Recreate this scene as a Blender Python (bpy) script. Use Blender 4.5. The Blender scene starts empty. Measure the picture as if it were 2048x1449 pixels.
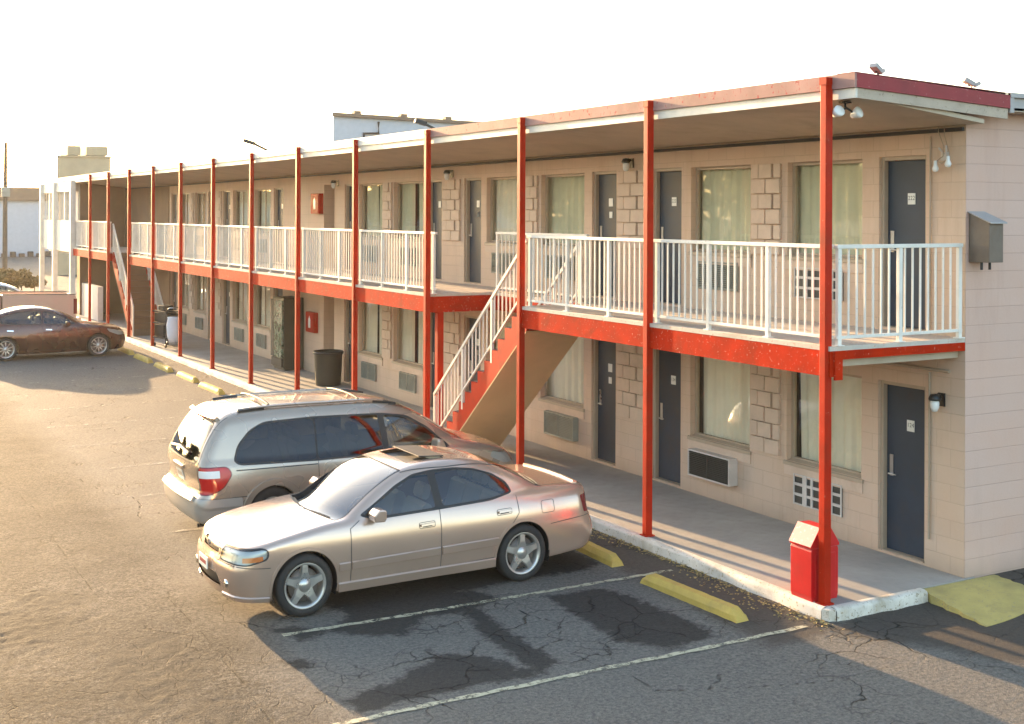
import bpy, bmesh, math, random
import numpy as np
from mathutils import Vector, Matrix
random.seed(7); rng = np.random.default_rng(7)
SC = bpy.context.scene
COL = SC.collection
R = math.radians

# ------------------------------------------------------------------ helpers
def link(o, parent=None):
    COL.objects.link(o)
    if parent is not None: o.parent = parent
    return o

def tag(o, label=None, cat=None, group=None, kind=None):
    if label: o['label'] = label
    if cat: o['category'] = cat
    if group: o['group'] = group
    if kind: o['kind'] = kind
    return o

def empty(name, loc, rz=0.0, label=None, cat=None, group=None):
    o = bpy.data.objects.new(name, None)
    o.empty_display_size = 0.2
    o.location = loc; o.rotation_euler = (0, 0, rz)
    link(o)
    return tag(o, label, cat, group)

class MB:
    """collects boxes, prisms, tubes; build() links them as ONE mesh object"""
    def __init__(s): s.v = []; s.f = []; s.m = []; s.sm = []
    def add(s, vs, fs, mi=0, smooth=False):
        b = len(s.v); s.v += [tuple(p) for p in vs]
        s.f += [tuple(b + i for i in f) for f in fs]
        s.m += [mi] * len(fs); s.sm += [smooth] * len(fs); return s
    def box(s, x0, x1, y0, y1, z0, z1, mi=0, M=None):
        vs = [Vector((x, y, z)) for x in (x0, x1) for y in (y0, y1) for z in (z0, z1)]
        if M is not None: vs = [M @ p for p in vs]
        return s.add(vs, [(0, 1, 3, 2), (4, 6, 7, 5), (0, 4, 5, 1), (2, 3, 7, 6), (0, 2, 6, 4), (1, 5, 7, 3)], mi)
    def prism(s, pts, a, b, axis='x', mi=0, M=None):
        """polygon of 2-D points extruded from a to b along an axis"""
        n = len(pts)
        def P(p, t):
            q = {'x': (t, p[0], p[1]), 'y': (p[0], t, p[1]), 'z': (p[0], p[1], t)}[axis]
            q = Vector(q); return M @ q if M is not None else q
        vs = [P(p, a) for p in pts] + [P(p, b) for p in pts]
        fs = [tuple(range(n))[::-1], tuple(range(n, 2 * n))] + [(i, (i + 1) % n, n + (i + 1) % n, n + i) for i in range(n)]
        return s.add(vs, fs, mi)
    def bar(s, p, q, w, h=None, mi=0, up=(0, 0, 1)):
        p, q = Vector(p), Vector(q); h = h or w
        d = (q - p).normalized(); u = Vector(up)
        if abs(d.dot(u)) > .98: u = Vector((0, 1, 0))
        a = d.cross(u).normalized(); b = a.cross(d).normalized()
        vs = [c + a * (sx * w / 2) + b * (sz * h / 2) for c in (p, q) for sx in (-1, 1) for sz in (-1, 1)]
        return s.add(vs, [(0, 1, 3, 2), (4, 6, 7, 5), (0, 4, 5, 1), (2, 3, 7, 6), (0, 2, 6, 4), (1, 5, 7, 3)], mi)
    def tube(s, pts, rad, n=10, mi=0, caps=True, smooth=True):
        pts = [Vector(p) for p in pts]; rings = []; vs = []
        rr = rad if isinstance(rad, (list, tuple)) else [rad] * len(pts)
        for i, p in enumerate(pts):
            d = (pts[min(i + 1, len(pts) - 1)] - pts[max(i - 1, 0)]).normalized()
            u = Vector((0, 0, 1)) if abs(d.z) < .95 else Vector((1, 0, 0))
            a = d.cross(u).normalized(); b = a.cross(d)
            for k in range(n):
                t = 2 * math.pi * k / n
                vs.append(p + (a * math.cos(t) + b * math.sin(t)) * rr[i])
        fs = []
        for i in range(len(pts) - 1):
            for k in range(n):
                fs.append((i * n + k, i * n + (k + 1) % n, (i + 1) * n + (k + 1) % n, (i + 1) * n + k))
        s.add(vs, fs, mi, smooth)
        if caps:
            s.add(vs[:n], [tuple(range(n))[::-1]], mi); s.add(vs[-n:], [tuple(range(n))], mi)
        return s
    def lathe(s, prof, c=(0, 0, 0), axis='z', n=24, mi=0, smooth=True):
        """prof: list of (radius, height)"""
        vs = []
        for r, h in prof:
            for k in range(n):
                t = 2 * math.pi * k / n; a, b = r * math.cos(t), r * math.sin(t)
                q = {'z': (a, b, h), 'y': (a, h, b), 'x': (h, a, b)}[axis]
                vs.append((q[0] + c[0], q[1] + c[1], q[2] + c[2]))
        fs = [(i * n + k, i * n + (k + 1) % n, (i + 1) * n + (k + 1) % n, (i + 1) * n + k) for i in range(len(prof) - 1) for k in range(n)]
        return s.add(vs, fs, mi, smooth)
    def build(s, name, mats, parent=None, bevel=0.0, loc=None):
        me = bpy.data.meshes.new(name)
        me.from_pydata(s.v, [], s.f)
        if not isinstance(mats, (list, tuple)): mats = [mats]
        for m in mats: me.materials.append(m)
        me.polygons.foreach_set('material_index', s.m)
        me.polygons.foreach_set('use_smooth', s.sm)
        bm = bmesh.new(); bm.from_mesh(me)
        bmesh.ops.recalc_face_normals(bm, faces=bm.faces)
        bm.to_mesh(me); bm.free()
        me.update()
        o = bpy.data.objects.new(name, me); link(o, parent)
        if loc: o.location = loc
        if bevel:
            b = o.modifiers.new('soft_edges', 'BEVEL'); b.width = bevel; b.segments = 2; b.limit_method = 'ANGLE'
        return o

def dup(o, parent=None, loc=None, rz=None):
    """copy an object with its parts and sub-parts (mesh data shared)"""
    c = o.copy(); COL.objects.link(c)
    if parent is not None: c.parent = parent
    if loc is not None: c.location = loc
    if rz is not None: c.rotation_euler = (0, 0, rz)
    for ch in list(o.children): dup(ch, c)
    return c

# ------------------------------------------------------------------ materials
class NT:
    def __init__(s, name):
        s.m = bpy.data.materials.new(name); s.m.use_nodes = True
        s.t = s.m.node_tree; s.t.nodes.clear()
        s.out = s.t.nodes.new('ShaderNodeOutputMaterial')
    def n(s, typ, **kw):
        nd = s.t.nodes.new(typ)
        for k, v in kw.items():
            if k.startswith('i_'):
                key = k[2:].replace('_', ' ')
                s.set(nd, key, v)
            else: setattr(nd, k, v)
        return nd
    def set(s, nd, key, v):
        sock = nd.inputs[int(key)] if str(key).isdigit() else nd.inputs[key]
        if isinstance(v, bpy.types.NodeSocket): s.t.links.new(v, sock)
        else:
            if hasattr(sock.default_value, '__len__') and not isinstance(v, (int, float)):
                v = list(v)
                if len(sock.default_value) == 4 and len(v) == 3: v = v + [1.0]
            sock.default_value = v
    def math(s, op, a, b=None, c=None, clamp=False):
        nd = s.t.nodes.new('ShaderNodeMath'); nd.operation = op; nd.use_clamp = clamp
        for i, v in enumerate((a, b, c)):
            if v is not None: s.set(nd, i, v)
        return nd.outputs[0]
    def vmath(s, op, a, b):
        nd = s.t.nodes.new('ShaderNodeVectorMath'); nd.operation = op
        s.set(nd, 0, a); s.set(nd, 1, b); return nd.outputs[0]
    def pos(s): return s.n('ShaderNodeNewGeometry').outputs['Position']
    def obj(s): return s.n('ShaderNodeTexCoord').outputs['Object']
    def noise(s, vec, scale, detail=4, rough=.55, dist=0):
        nd = s.n('ShaderNodeTexNoise'); s.set(nd, 'Vector', vec)
        nd.inputs['Scale'].default_value = scale; nd.inputs['Detail'].default_value = detail
        nd.inputs['Roughness'].default_value = rough; nd.inputs['Distortion'].default_value = dist
        return nd.outputs[0]
    def ramp(s, fac, stops):
        nd = s.n('ShaderNodeValToRGB'); s.set(nd, 'Fac', fac)
        e = nd.color_ramp.elements
        while len(e) < len(stops): e.new(.5)
        for el, (p, c) in zip(e, stops):
            el.position = p
            el.color = (c, c, c, 1) if isinstance(c, (int, float)) else (*c[:3], 1)
        return nd.outputs[0]
    def mix(s, fac, a, b, mode='MIX'):
        nd = s.n('ShaderNodeMix', data_type='RGBA', blend_type=mode)
        s.set(nd, 0, fac); s.set(nd, 6, a if not isinstance(a, tuple) else (*a[:3], 1)); s.set(nd, 7, b if not isinstance(b, tuple) else (*b[:3], 1))
        return nd.outputs[2]
    def bump(s, h, strength=.3, dist=.02, normal=None):
        nd = s.n('ShaderNodeBump'); s.set(nd, 'Height', h)
        nd.inputs['Strength'].default_value = strength; nd.inputs['Distance'].default_value = dist
        if normal is not None: s.set(nd, 'Normal', normal)
        return nd.outputs[0]
    def principled(s, color=(.5, .5, .5), rough=.6, metal=0.0, coat=0.0, normal=None, spec=.5, emit=None, es=0):
        p = s.n('ShaderNodeBsdfPrincipled')
        s.set(p, 'Base Color', color if not isinstance(color, tuple) else (*color[:3], 1))
        s.set(p, 'Roughness', rough); s.set(p, 'Metallic', metal); s.set(p, 'Coat Weight', coat)
        p.inputs['Coat Roughness'].default_value = .04
        s.set(p, 'Specular IOR Level', spec)
        if normal is not None: s.set(p, 'Normal', normal)
        return p.outputs[0]
    def done(s, sh):
        s.t.links.new(sh, s.out.inputs['Surface']); return s.m

def paint(name, col, rough=.5, var=.12, chip=None, chipamt=.0, bump=.12, scale=3.0, metal=0.0, spec=.5, dirt=None, dirtamt=.25):
    """worn paint / plain surface: broad tone drift, fine mottling, optional chips and grime"""
    t = NT(name); p = t.pos()
    a = t.noise(p, scale, 5, .6); b = t.noise(p, scale * 11, 4, .6)
    c0 = tuple(max(0, x * (1 - var)) for x in col); c1 = tuple(min(1, x * (1 + var)) for x in col)
    c = t.mix(t.ramp(a, [(.3, 0.0), (.7, 1.0)]), c0, c1)
    c = t.mix(t.math('MULTIPLY', b, .25), c, tuple(x * .75 for x in col))
    if dirt:
        d = t.ramp(t.noise(p, scale * .7, 6, .7, .4), [(.5, 0.0), (.75, dirtamt)])
        c = t.mix(d, c, dirt)
    h = b
    if chip:
        k = t.noise(p, scale * 8, 6, .75, .2)
        kk = t.ramp(k, [(1 - chipamt, 0.0), (min(1, 1 - chipamt + .02), 1.0)])
        c = t.mix(kk, c, chip); h = t.math('SUBTRACT', b, kk)
    rr = t.math('MULTIPLY_ADD', a, .25, rough - .12)
    return t.done(t.principled(c, rr, metal, 0, t.bump(h, bump, .004), spec))

def glass_thin(name, tint=(.75, .8, .78), trans=.75, rough=.02, f0=.085):
    """thin pane: tinted see-through plus mirror reflection by Fresnel"""
    t = NT(name)
    tr = t.n('ShaderNodeBsdfTransparent', i_Color=tuple(x * trans for x in tint))
    gl = t.n('ShaderNodeBsdfGlossy', i_Color=(.95, .97, 1.0), i_Roughness=rough)
    lw = t.n('ShaderNodeLayerWeight', i_Blend=.5)      # Schlick, the same from both sides
    f = t.math('MULTIPLY_ADD', t.math('POWER', lw.outputs['Facing'], 5.0), .90, f0, clamp=True)
    mx = t.n('ShaderNodeMixShader'); t.set(mx, 0, f)
    t.t.links.new(tr.outputs[0], mx.inputs[1]); t.t.links.new(gl.outputs[0], mx.inputs[2])
    return t.done(mx.outputs[0])

def car_paint(name, col, metal=.65, rough=.32):
    t = NT(name); p = t.pos()
    d = t.ramp(t.noise(p, 1.6, 2, .5), [(.40, 0.0), (.85, .22)])
    c = t.mix(t.noise(p, 1.3, 3, .5), tuple(x * 1.05 for x in col), tuple(x * .9 for x in col))
    c = t.mix(d, c, tuple(.72 * x + .035 for x in col))
    rr = t.math('MULTIPLY_ADD', d, .25, rough)
    return t.done(t.principled(c, rr, metal, .75, None))

M = {}
M['red'] = paint('red_paint', (.42, .018, .003), .5, .2, chip=(.50, .30, .20), chipamt=.33, dirt=(.17, .03, .012), dirtamt=.6, spec=.12)
M['red_beam'] = paint('red_beam_paint', (.43, .021, .003), .8, .25, chip=(.70, .56, .44), chipamt=.372, dirt=(.16, .03, .012), dirtamt=.7, scale=3.4, spec=.06)
M['red_flash'] = paint('faded_red_metal', (.27, .030, .035), .5, .2, chip=(.45, .25, .22), chipamt=.36, spec=.25)
M['pink_flash'] = paint('weathered_pink_metal', (.36, .21, .18), .7, .3, chip=(.36, .06, .05), chipamt=.40, dirt=(.42, .30, .25), dirtamt=.7, scale=1.6, spec=.1)
M['red_bin'] = paint('bright_red_plastic', (.55, .008, .010), .38, .12, chip=(.6, .2, .18), chipamt=.22, dirt=(.25, .03, .02), dirtamt=.35)
M['bin_lid'] = paint('pale_red_lid', (.66, .21, .19), .5, .12, chip=(.8, .55, .5), chipamt=.4)
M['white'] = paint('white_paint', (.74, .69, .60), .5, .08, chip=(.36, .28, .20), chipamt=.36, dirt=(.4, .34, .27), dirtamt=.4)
M['cream'] = paint('cream_paint', (.70, .64, .54), .6, .08, dirt=(.4, .33, .25), dirtamt=.35)
M['fasciatan'] = paint('dirty_tan_fascia', (.44, .35, .26), .65, .15, chip=(.25, .18, .12), chipamt=.40, dirt=(.28, .21, .14), dirtamt=.6)
M['soffit'] = paint('tan_plywood_soffit', (.46, .37, .265), .75, .12, dirt=(.22, .17, .11), dirtamt=.5, scale=1.2)
M['greyfascia'] = paint('grey_metal_fascia', (.36, .33, .31), .5, .1)
M['dark'] = paint('dark_trim', (.025, .023, .022), .6, .2)
M['black'] = paint('black_plastic', (.015, .015, .015), .45, .2)
M['steel'] = paint('brushed_steel', (.55, .54, .52), .3, .1, metal=.9)
M['doorblue'] = paint('slate_blue_door_paint', (.030, .044, .064), .45, .2, chip=(.2, .17, .14), chipamt=.30, dirt=(.06, .045, .035), dirtamt=.7, scale=1.4, spec=.3)
M['frame'] = paint('tan_frame_paint', (.40, .31, .22), .5, .1)
M['plate'] = paint('white_plate', (.7, .7, .64), .4, .05)
M['ink'] = paint('black_ink', (.02, .02, .02), .5, .0)
M['acgrey'] = paint('grey_green_louvre', (.27, .27, .22), .5, .15, dirt=(.12, .1, .07), dirtamt=.5)
M['acwhite'] = paint('off_white_grille', (.58, .52, .46), .5, .1, dirt=(.3, .25, .2), dirtamt=.4)
M['acdark'] = paint('dark_louvre', (.05, .048, .04), .5, .2)
M['yellow'] = paint('worn_yellow_paint', (.50, .335, .070), .7, .18, chip=(.36, .33, .27), chipamt=.30, dirt=(.2, .15, .07), dirtamt=.5, bump=.4)
M['tread'] = paint('concrete_tread', (.24, .22, .20), .8, .15)
M['ply'] = paint('tan_painted_plywood', (.66, .45, .24), .32, .1, dirt=(.35, .22, .11), dirtamt=.4, scale=1.0)
M['curtain_green'] = paint('faded_green_curtain', (.72, .71, .54), .85, .08, scale=1.5)
M['curtain_beige'] = paint('beige_curtain', (.74, .62, .44), .85, .1, scale=1.5)
M['ramp'] = paint('worn_yellow_ramp', (.47, .36, .11), .8, .15, chip=(.28, .23, .13), chipamt=.40, dirt=(.2, .15, .07), dirtamt=.6, bump=.4)
M['curtain'] = paint('pale_green_curtain', (.88, .83, .70), .85, .07, scale=1.5)
M['room'] = paint('dark_room', (.06, .05, .04), .9, .2)
M['glass'] = glass_thin('window_glass', (.96, .95, .88), .94)
M['wsglass'] = glass_thin('windscreen_glass', (.62, .68, .68), .6, .03, f0=.13)
M['lamp_white'] = paint('white_lamp', (.75, .74, .7), .35, .05)
M['binblack'] = paint('dark_brown_drum', (.035, .032, .022), .5, .2)
M['rubber'] = paint('tyre_rubber', (.018, .017, .016), .75, .2, dirt=(.06, .05, .04), dirtamt=.5, scale=8)
M['reflector'] = paint('lamp_reflector', (.48, .48, .46), .35, .08, metal=.3)
M['alloy'] = paint('alloy_wheel', (.55, .52, .48), .3, .08, metal=.75, dirt=(.2, .16, .12), dirtamt=.4, scale=6)
M['well'] = paint('wheel_well_black', (.010, .010, .010), .9, .2)
M['seat'] = paint('beige_leather', (.30, .25, .19), .6, .1)
M['seatdark'] = paint('grey_upholstery', (.09, .085, .08), .8, .1)
M['carglass'] = glass_thin('car_window', (.62, .68, .66), .62, f0=.06)
M['carglass_dark'] = glass_thin('privacy_window', (.30, .31, .29), .25, f0=.035)
M['lens'] = glass_thin('clear_lens', (.95, .97, .95), .92, .05)
M['redlens'] = paint('red_lamp_lens', (.50, .012, .012), .12, .12, bump=.0)
M['redlens_dark'] = paint('dark_red_lamp_lens', (.16, .012, .016), .15, .12, bump=.0)
M['amber'] = paint('amber_lens', (.75, .22, .06), .2, .05, bump=0)
M['chrome'] = paint('chrome_trim', (.75, .73, .7), .12, .03, metal=1.0, bump=0)
M['goldpaint'] = car_paint('champagne_metallic_paint', (.60, .42, .315), .6, .22)
M['vanpaint'] = car_paint('sandstone_metallic_paint', (.45, .35, .26), .6, .26)
M['vanbump'] = paint('van_bumper_plastic', (.40, .36, .31), .4, .08, metal=.3)
M['maroon'] = car_paint('maroon_metallic_paint', (.095, .032, .018), .5, .26)
M['truckpaint'] = car_paint('pale_tan_paint', (.60, .38, .27), .1, .45)
M['whitecar'] = car_paint('white_car_paint', (.72, .72, .70), .1, .35)
M['bark'] = paint('bark', (.10, .075, .05), .9, .25)
M['shrub'] = paint('dry_bush_leaves', (.20, .145, .05), .8, .35, scale=6)
M['leaf'] = paint('tree_leaves', (.065, .095, .028), .7, .4, scale=4)
M['leafdry'] = paint('dry_gutter_leaves', (.36, .26, .09), .85, .4, scale=30)
M['bluewall'] = paint('blue_grey_metal_wall', (.42, .44, .47), .6, .06)
M['brownband'] = paint('brown_roof_band', (.17, .11, .07), .7, .1)
M['tanbox'] = paint('tan_roof_unit', (.40, .32, .20), .7, .12, scale=1)
M['cloth'] = paint('white_laundry_bag', (.72, .68, .68), .9, .06)
M['brownwall'] = paint('brown_stained_wall', (.20, .115, .06), .8, .15, dirt=(.12, .07, .04), dirtamt=.5, scale=1)

def block_wall(name, col, horizontal_axis):
    """painted concrete block courses"""
    t = NT(name); p = t.pos()
    sx = t.n('ShaderNodeSeparateXYZ'); t.set(sx, 0, p)
    cb = t.n('ShaderNodeCombineXYZ'); t.set(cb, 0, sx.outputs[horizontal_axis]); t.set(cb, 1, sx.outputs[2])
    br = t.n('ShaderNodeTexBrick'); t.set(br, 'Vector', cb.outputs[0])
    br.inputs['Scale'].default_value = 1; br.inputs['Brick Width'].default_value = .42 if horizontal_axis else 4.2; br.inputs['Row Height'].default_value = .213
    br.inputs['Mortar Size'].default_value = .006; br.inputs['Mortar Smooth'].default_value = .5
    br.inputs['Color1'].default_value = (*col, 1); br.inputs['Color2'].default_value = (*[x * .95 for x in col], 1)
    br.inputs['Mortar'].default_value = (*[x * (.82 if horizontal_axis else .84) for x in col], 1)
    a = t.noise(p, 1.1, 6, .65); b = t.noise(p, 26, 4, .6)
    c = t.mix(t.ramp(a, [(.35, 0.0), (.75, .55)]), br.outputs['Color'], tuple(x * y for x, y in zip(col, (1.0, .86, .74))))
    stk = t.n('ShaderNodeMapping'); t.set(stk, 'Vector', p); stk.inputs['Scale'].default_value = (1.1, 1.1, .16)
    s2 = t.ramp(t.noise(stk.outputs[0], 1.6, 6, .7), [(.50, 0.0), (.80, .50)])
    c = t.mix(s2, c, tuple(x * y for x, y in zip(col, (.62, .54, .45))))
    low = t.ramp(t.math('ADD', sx.outputs[2], t.math('MULTIPLY', a, .5)), [(.16, .55), (.5, 0.0)])
    c = t.mix(low, c, (.26, .19, .13))
    c = t.mix(t.math('MULTIPLY', b, .16), c, tuple(x * .7 for x in col))
    h = t.math('SUBTRACT', t.math('MULTIPLY', b, .35), br.outputs['Fac'])
    return t.done(t.principled(c, .72, 0, 0, t.bump(h, .5, .008), .3))
WALLC = (.60, .45, .335)
M['facade'] = block_wall('painted_block_facade', WALLC, 1)
M['endwall'] = block_wall('painted_block_end_wall', (.60, .405, .325), 0)
M['blockface'] = paint('painted_block_face', tuple(x * 1.0 for x in WALLC), .75, .1, dirt=(.34, .25, .17), dirtamt=.4, bump=.25)

def concrete(name, col):
    t = NT(name); p = t.pos()
    a = t.noise(p, .9, 7, .68); b = t.noise(p, 45, 5, .7); g = t.noise(p, 7, 5, .6)
    c = t.mix(t.ramp(a, [(.35, 0.0), (.7, 1.0)]), tuple(x * .78 for x in col), tuple(min(1, x * 1.12) for x in col))
    c = t.mix(t.ramp(g, [(.5, 0.0), (.8, .5)]), c, tuple(x * .62 for x in col))
    c = t.mix(t.math('MULTIPLY', b, .3), c, tuple(x * .6 for x in col))
    return t.done(t.principled(c, .8, 0, 0, t.bump(b, .35, .006), .35))
M['walk'] = concrete('walkway_concrete', (.36, .33, .285))
M['slab'] = paint('peeling_slab_edge', (.52, .45, .37), .8, .15, chip=(.40, .07, .03), chipamt=.40, dirt=(.3, .22, .15), dirtamt=.5)
M['kerbwhite'] = paint('worn_white_kerb_paint', (.64, .57, .47), .8, .16, chip=(.36, .28, .18), chipamt=.42, dirt=(.34, .26, .15), dirtamt=.85, bump=.7, scale=3)
# ------------------------------------------------------------------ world, sun, camera
SUN_EL = R(9.6); SUN_AZ = R(5.6)          # azimuth measured from +Y (along the motel) towards -X
w = bpy.data.worlds.new('World'); SC.world = w; w.use_nodes = True
wt = w.node_tree; wt.nodes.clear()
wo = wt.nodes.new('ShaderNodeOutputWorld'); wb = wt.nodes.new('ShaderNodeBackground')
sk = wt.nodes.new('ShaderNodeTexSky'); sk.sky_type = 'NISHITA'; sk.sun_disc = False
sk.sun_elevation = SUN_EL; sk.sun_rotation = -SUN_AZ; sk.altitude = 100; sk.air_density = 1.0; sk.dust_density = 2.2; sk.ozone_density = 1.0
wb.inputs['Strength'].default_value = .14
wt.links.new(sk.outputs[0], wb.inputs[0]); wt.links.new(wb.outputs[0], wo.inputs[0])

sun = bpy.data.lights.new('sun', 'SUN'); sun.energy = 3.3; sun.angle = R(.55); sun.color = (1.0, .66, .345)
so = bpy.data.objects.new('sun', sun); link(so)
sd = Vector((-math.sin(SUN_AZ) * math.cos(SUN_EL), math.cos(SUN_AZ) * math.cos(SUN_EL), math.sin(SUN_EL)))
so.rotation_euler = sd.to_track_quat('Z', 'Y').to_euler(); so.location = (-10, 40, 30)

CAM = Vector((-9.8026, -10.2106, 4.2757)); YAW = .5154; ROLL = .0040
cd = bpy.data.cameras.new('camera'); cam = bpy.data.objects.new('camera', cd); link(cam)
fwd = Vector((math.sin(YAW), math.cos(YAW), 0)); rt = Vector((math.cos(YAW), -math.sin(YAW), 0)); up = Vector((0, 0, 1))
r2 = rt * math.cos(ROLL) + up * math.sin(ROLL); u2 = up * math.cos(ROLL) - rt * math.sin(ROLL)
mw = Matrix((r2, u2, -fwd)).transposed().to_4x4(); mw.translation = CAM; cam.matrix_world = mw
cd.sensor_fit = 'HORIZONTAL'; cd.sensor_width = 36; cd.lens = 2500 / 2048 * 36; cd.shift_y = -(724.5 - 430.02) / 2048
cd.clip_start = .1; cd.clip_end = 3000
SC.camera = cam
SC.view_settings.view_transform = 'Standard'; SC.view_settings.look = 'None'; SC.view_settings.gamma = 1
SC.view_settings.exposure = 2.68

# ------------------------------------------------------------------ ground: one sheet to the horizon
GZ = -.13
def sstep(a, b, x):
    t = np.clip((x - a) / (b - a), 0, 1); return t * t * (3 - 2 * t)
def ground_z(x, y):
    return GZ + .11 * sstep(1.2, 2.6, x) * sstep(-2.2, -.1, y)
def polyd(px, py, pts, closed=False):
    """distance to a polyline and inside test"""
    d = np.full(px.shape, 1e9); ins = np.zeros(px.shape, bool)
    n = len(pts)
    for i in range(n if closed else n - 1):
        ax, ay = pts[i]; bx, by = pts[(i + 1) % n]
        ex, ey = bx - ax, by - ay
        t = np.clip(((px - ax) * ex + (py - ay) * ey) / (ex * ex + ey * ey + 1e-12), 0, 1)
        d = np.minimum(d, np.hypot(px - ax - t * ex, py - ay - t * ey))
        if closed:
            c = ((ay > py) != (by > py)) & (px < (bx - ax) * (py - ay) / (by - ay + 1e-12) + ax)
            ins ^= c
    return np.where(ins, -d, d) if closed else d
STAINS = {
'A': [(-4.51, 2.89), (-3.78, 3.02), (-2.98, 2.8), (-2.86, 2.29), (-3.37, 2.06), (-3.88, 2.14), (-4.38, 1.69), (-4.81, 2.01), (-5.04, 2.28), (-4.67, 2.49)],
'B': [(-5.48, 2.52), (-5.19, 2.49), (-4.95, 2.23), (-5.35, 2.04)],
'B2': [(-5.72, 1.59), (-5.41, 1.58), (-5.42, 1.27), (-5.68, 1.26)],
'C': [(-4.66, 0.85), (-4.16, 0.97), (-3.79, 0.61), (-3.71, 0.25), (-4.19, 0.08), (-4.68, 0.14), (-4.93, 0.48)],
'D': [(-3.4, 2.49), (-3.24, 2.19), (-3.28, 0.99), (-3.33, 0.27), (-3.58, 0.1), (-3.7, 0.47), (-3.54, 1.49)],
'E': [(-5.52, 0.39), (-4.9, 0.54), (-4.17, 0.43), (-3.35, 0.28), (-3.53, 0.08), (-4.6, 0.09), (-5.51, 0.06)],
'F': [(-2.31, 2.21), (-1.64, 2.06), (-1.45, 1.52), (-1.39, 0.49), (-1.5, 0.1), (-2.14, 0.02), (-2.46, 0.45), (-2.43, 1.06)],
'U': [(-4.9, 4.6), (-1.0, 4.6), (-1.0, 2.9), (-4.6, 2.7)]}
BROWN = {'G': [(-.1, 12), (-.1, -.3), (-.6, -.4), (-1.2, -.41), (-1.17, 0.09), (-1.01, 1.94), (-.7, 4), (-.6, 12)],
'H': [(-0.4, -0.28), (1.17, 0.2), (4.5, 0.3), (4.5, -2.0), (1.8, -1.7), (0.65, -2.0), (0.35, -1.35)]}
ROUGH = {'I': [(-7.72, 5.18), (-7.28, 5.16), (-6.86, 4.71), (-7.1, 4.32), (-7.63, 4.31)],
'K': [(-8.6, 4.6), (-7.7, 4.5), (-7.2, 3.9), (-7.6, 3.3), (-8.5, 3.2)], 'L': [(-7.0, .9), (-6.4, 1.2), (-6.25, .2), (-6.6, -.4), (-7.1, -.2)],
'J': [(-7.22, 2.66), (-6.5, 2.94), (-6.34, 1.85), (-6.92, 0.91), (-7.42, 0.82)]}
CRACKS = [[(-7.05, 14.29), (-7.0, 11.3), (-6.88, 10.58), (-6.8, 9.41), (-6.86, 6.64), (-6.84, 4.69)],
 [(-6.13, 4.42), (-6.15, 4.0), (-6.15, 3.69), (-6.17, 2.25), (-6.23, 0.79), (-6.29, 0.07), (-6.3, -2)],
 [(-6.89, 3.76), (-6.21, 3.77)], [(-6.69, 4.44), (-6.12, 4.48), (-5.71, 4.47)], [(-8.6, 5.2), (-7.83, 5.13), (-7.39, 5.17), (-6.92, 4.7)],
 [(-2.94, -0.33), (-2.91, -0.77), (-2.46, -1.02), (-2.14, -0.77), (-1.93, -0.81)], [(-2.46, -1.02), (-1.85, -1.22), (-1.1, -1.5)],
 [(-2.9, 1.9), (-2.7, 1.3), (-2.95, .8), (-2.6, .5), (-2.8, .1)], [(-2.7, 1.3), (-2.2, 1.1)], [(-2.95, .8), (-3.3, .7)],
 [(-7.4, 8.8), (-5.2, 8.9), (-3.6, 8.7)], [(-5.9, 12), (-5.7, 10.4), (-5.3, 9.3), (-5.6, 8)], [(-4, 13), (-3.2, 11.5), (-2.5, 11.2)]]
def wob(x, y, s, ph):
    return (np.sin(x * s + ph) * np.cos(y * s * 1.3 + ph * 2) + .6 * np.sin(x * s * 2.3 + y * s * 1.7 + ph) + .4 * np.sin(x * s * 5.1 - y * s * 4.3 + ph * 3)) / 2
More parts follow.
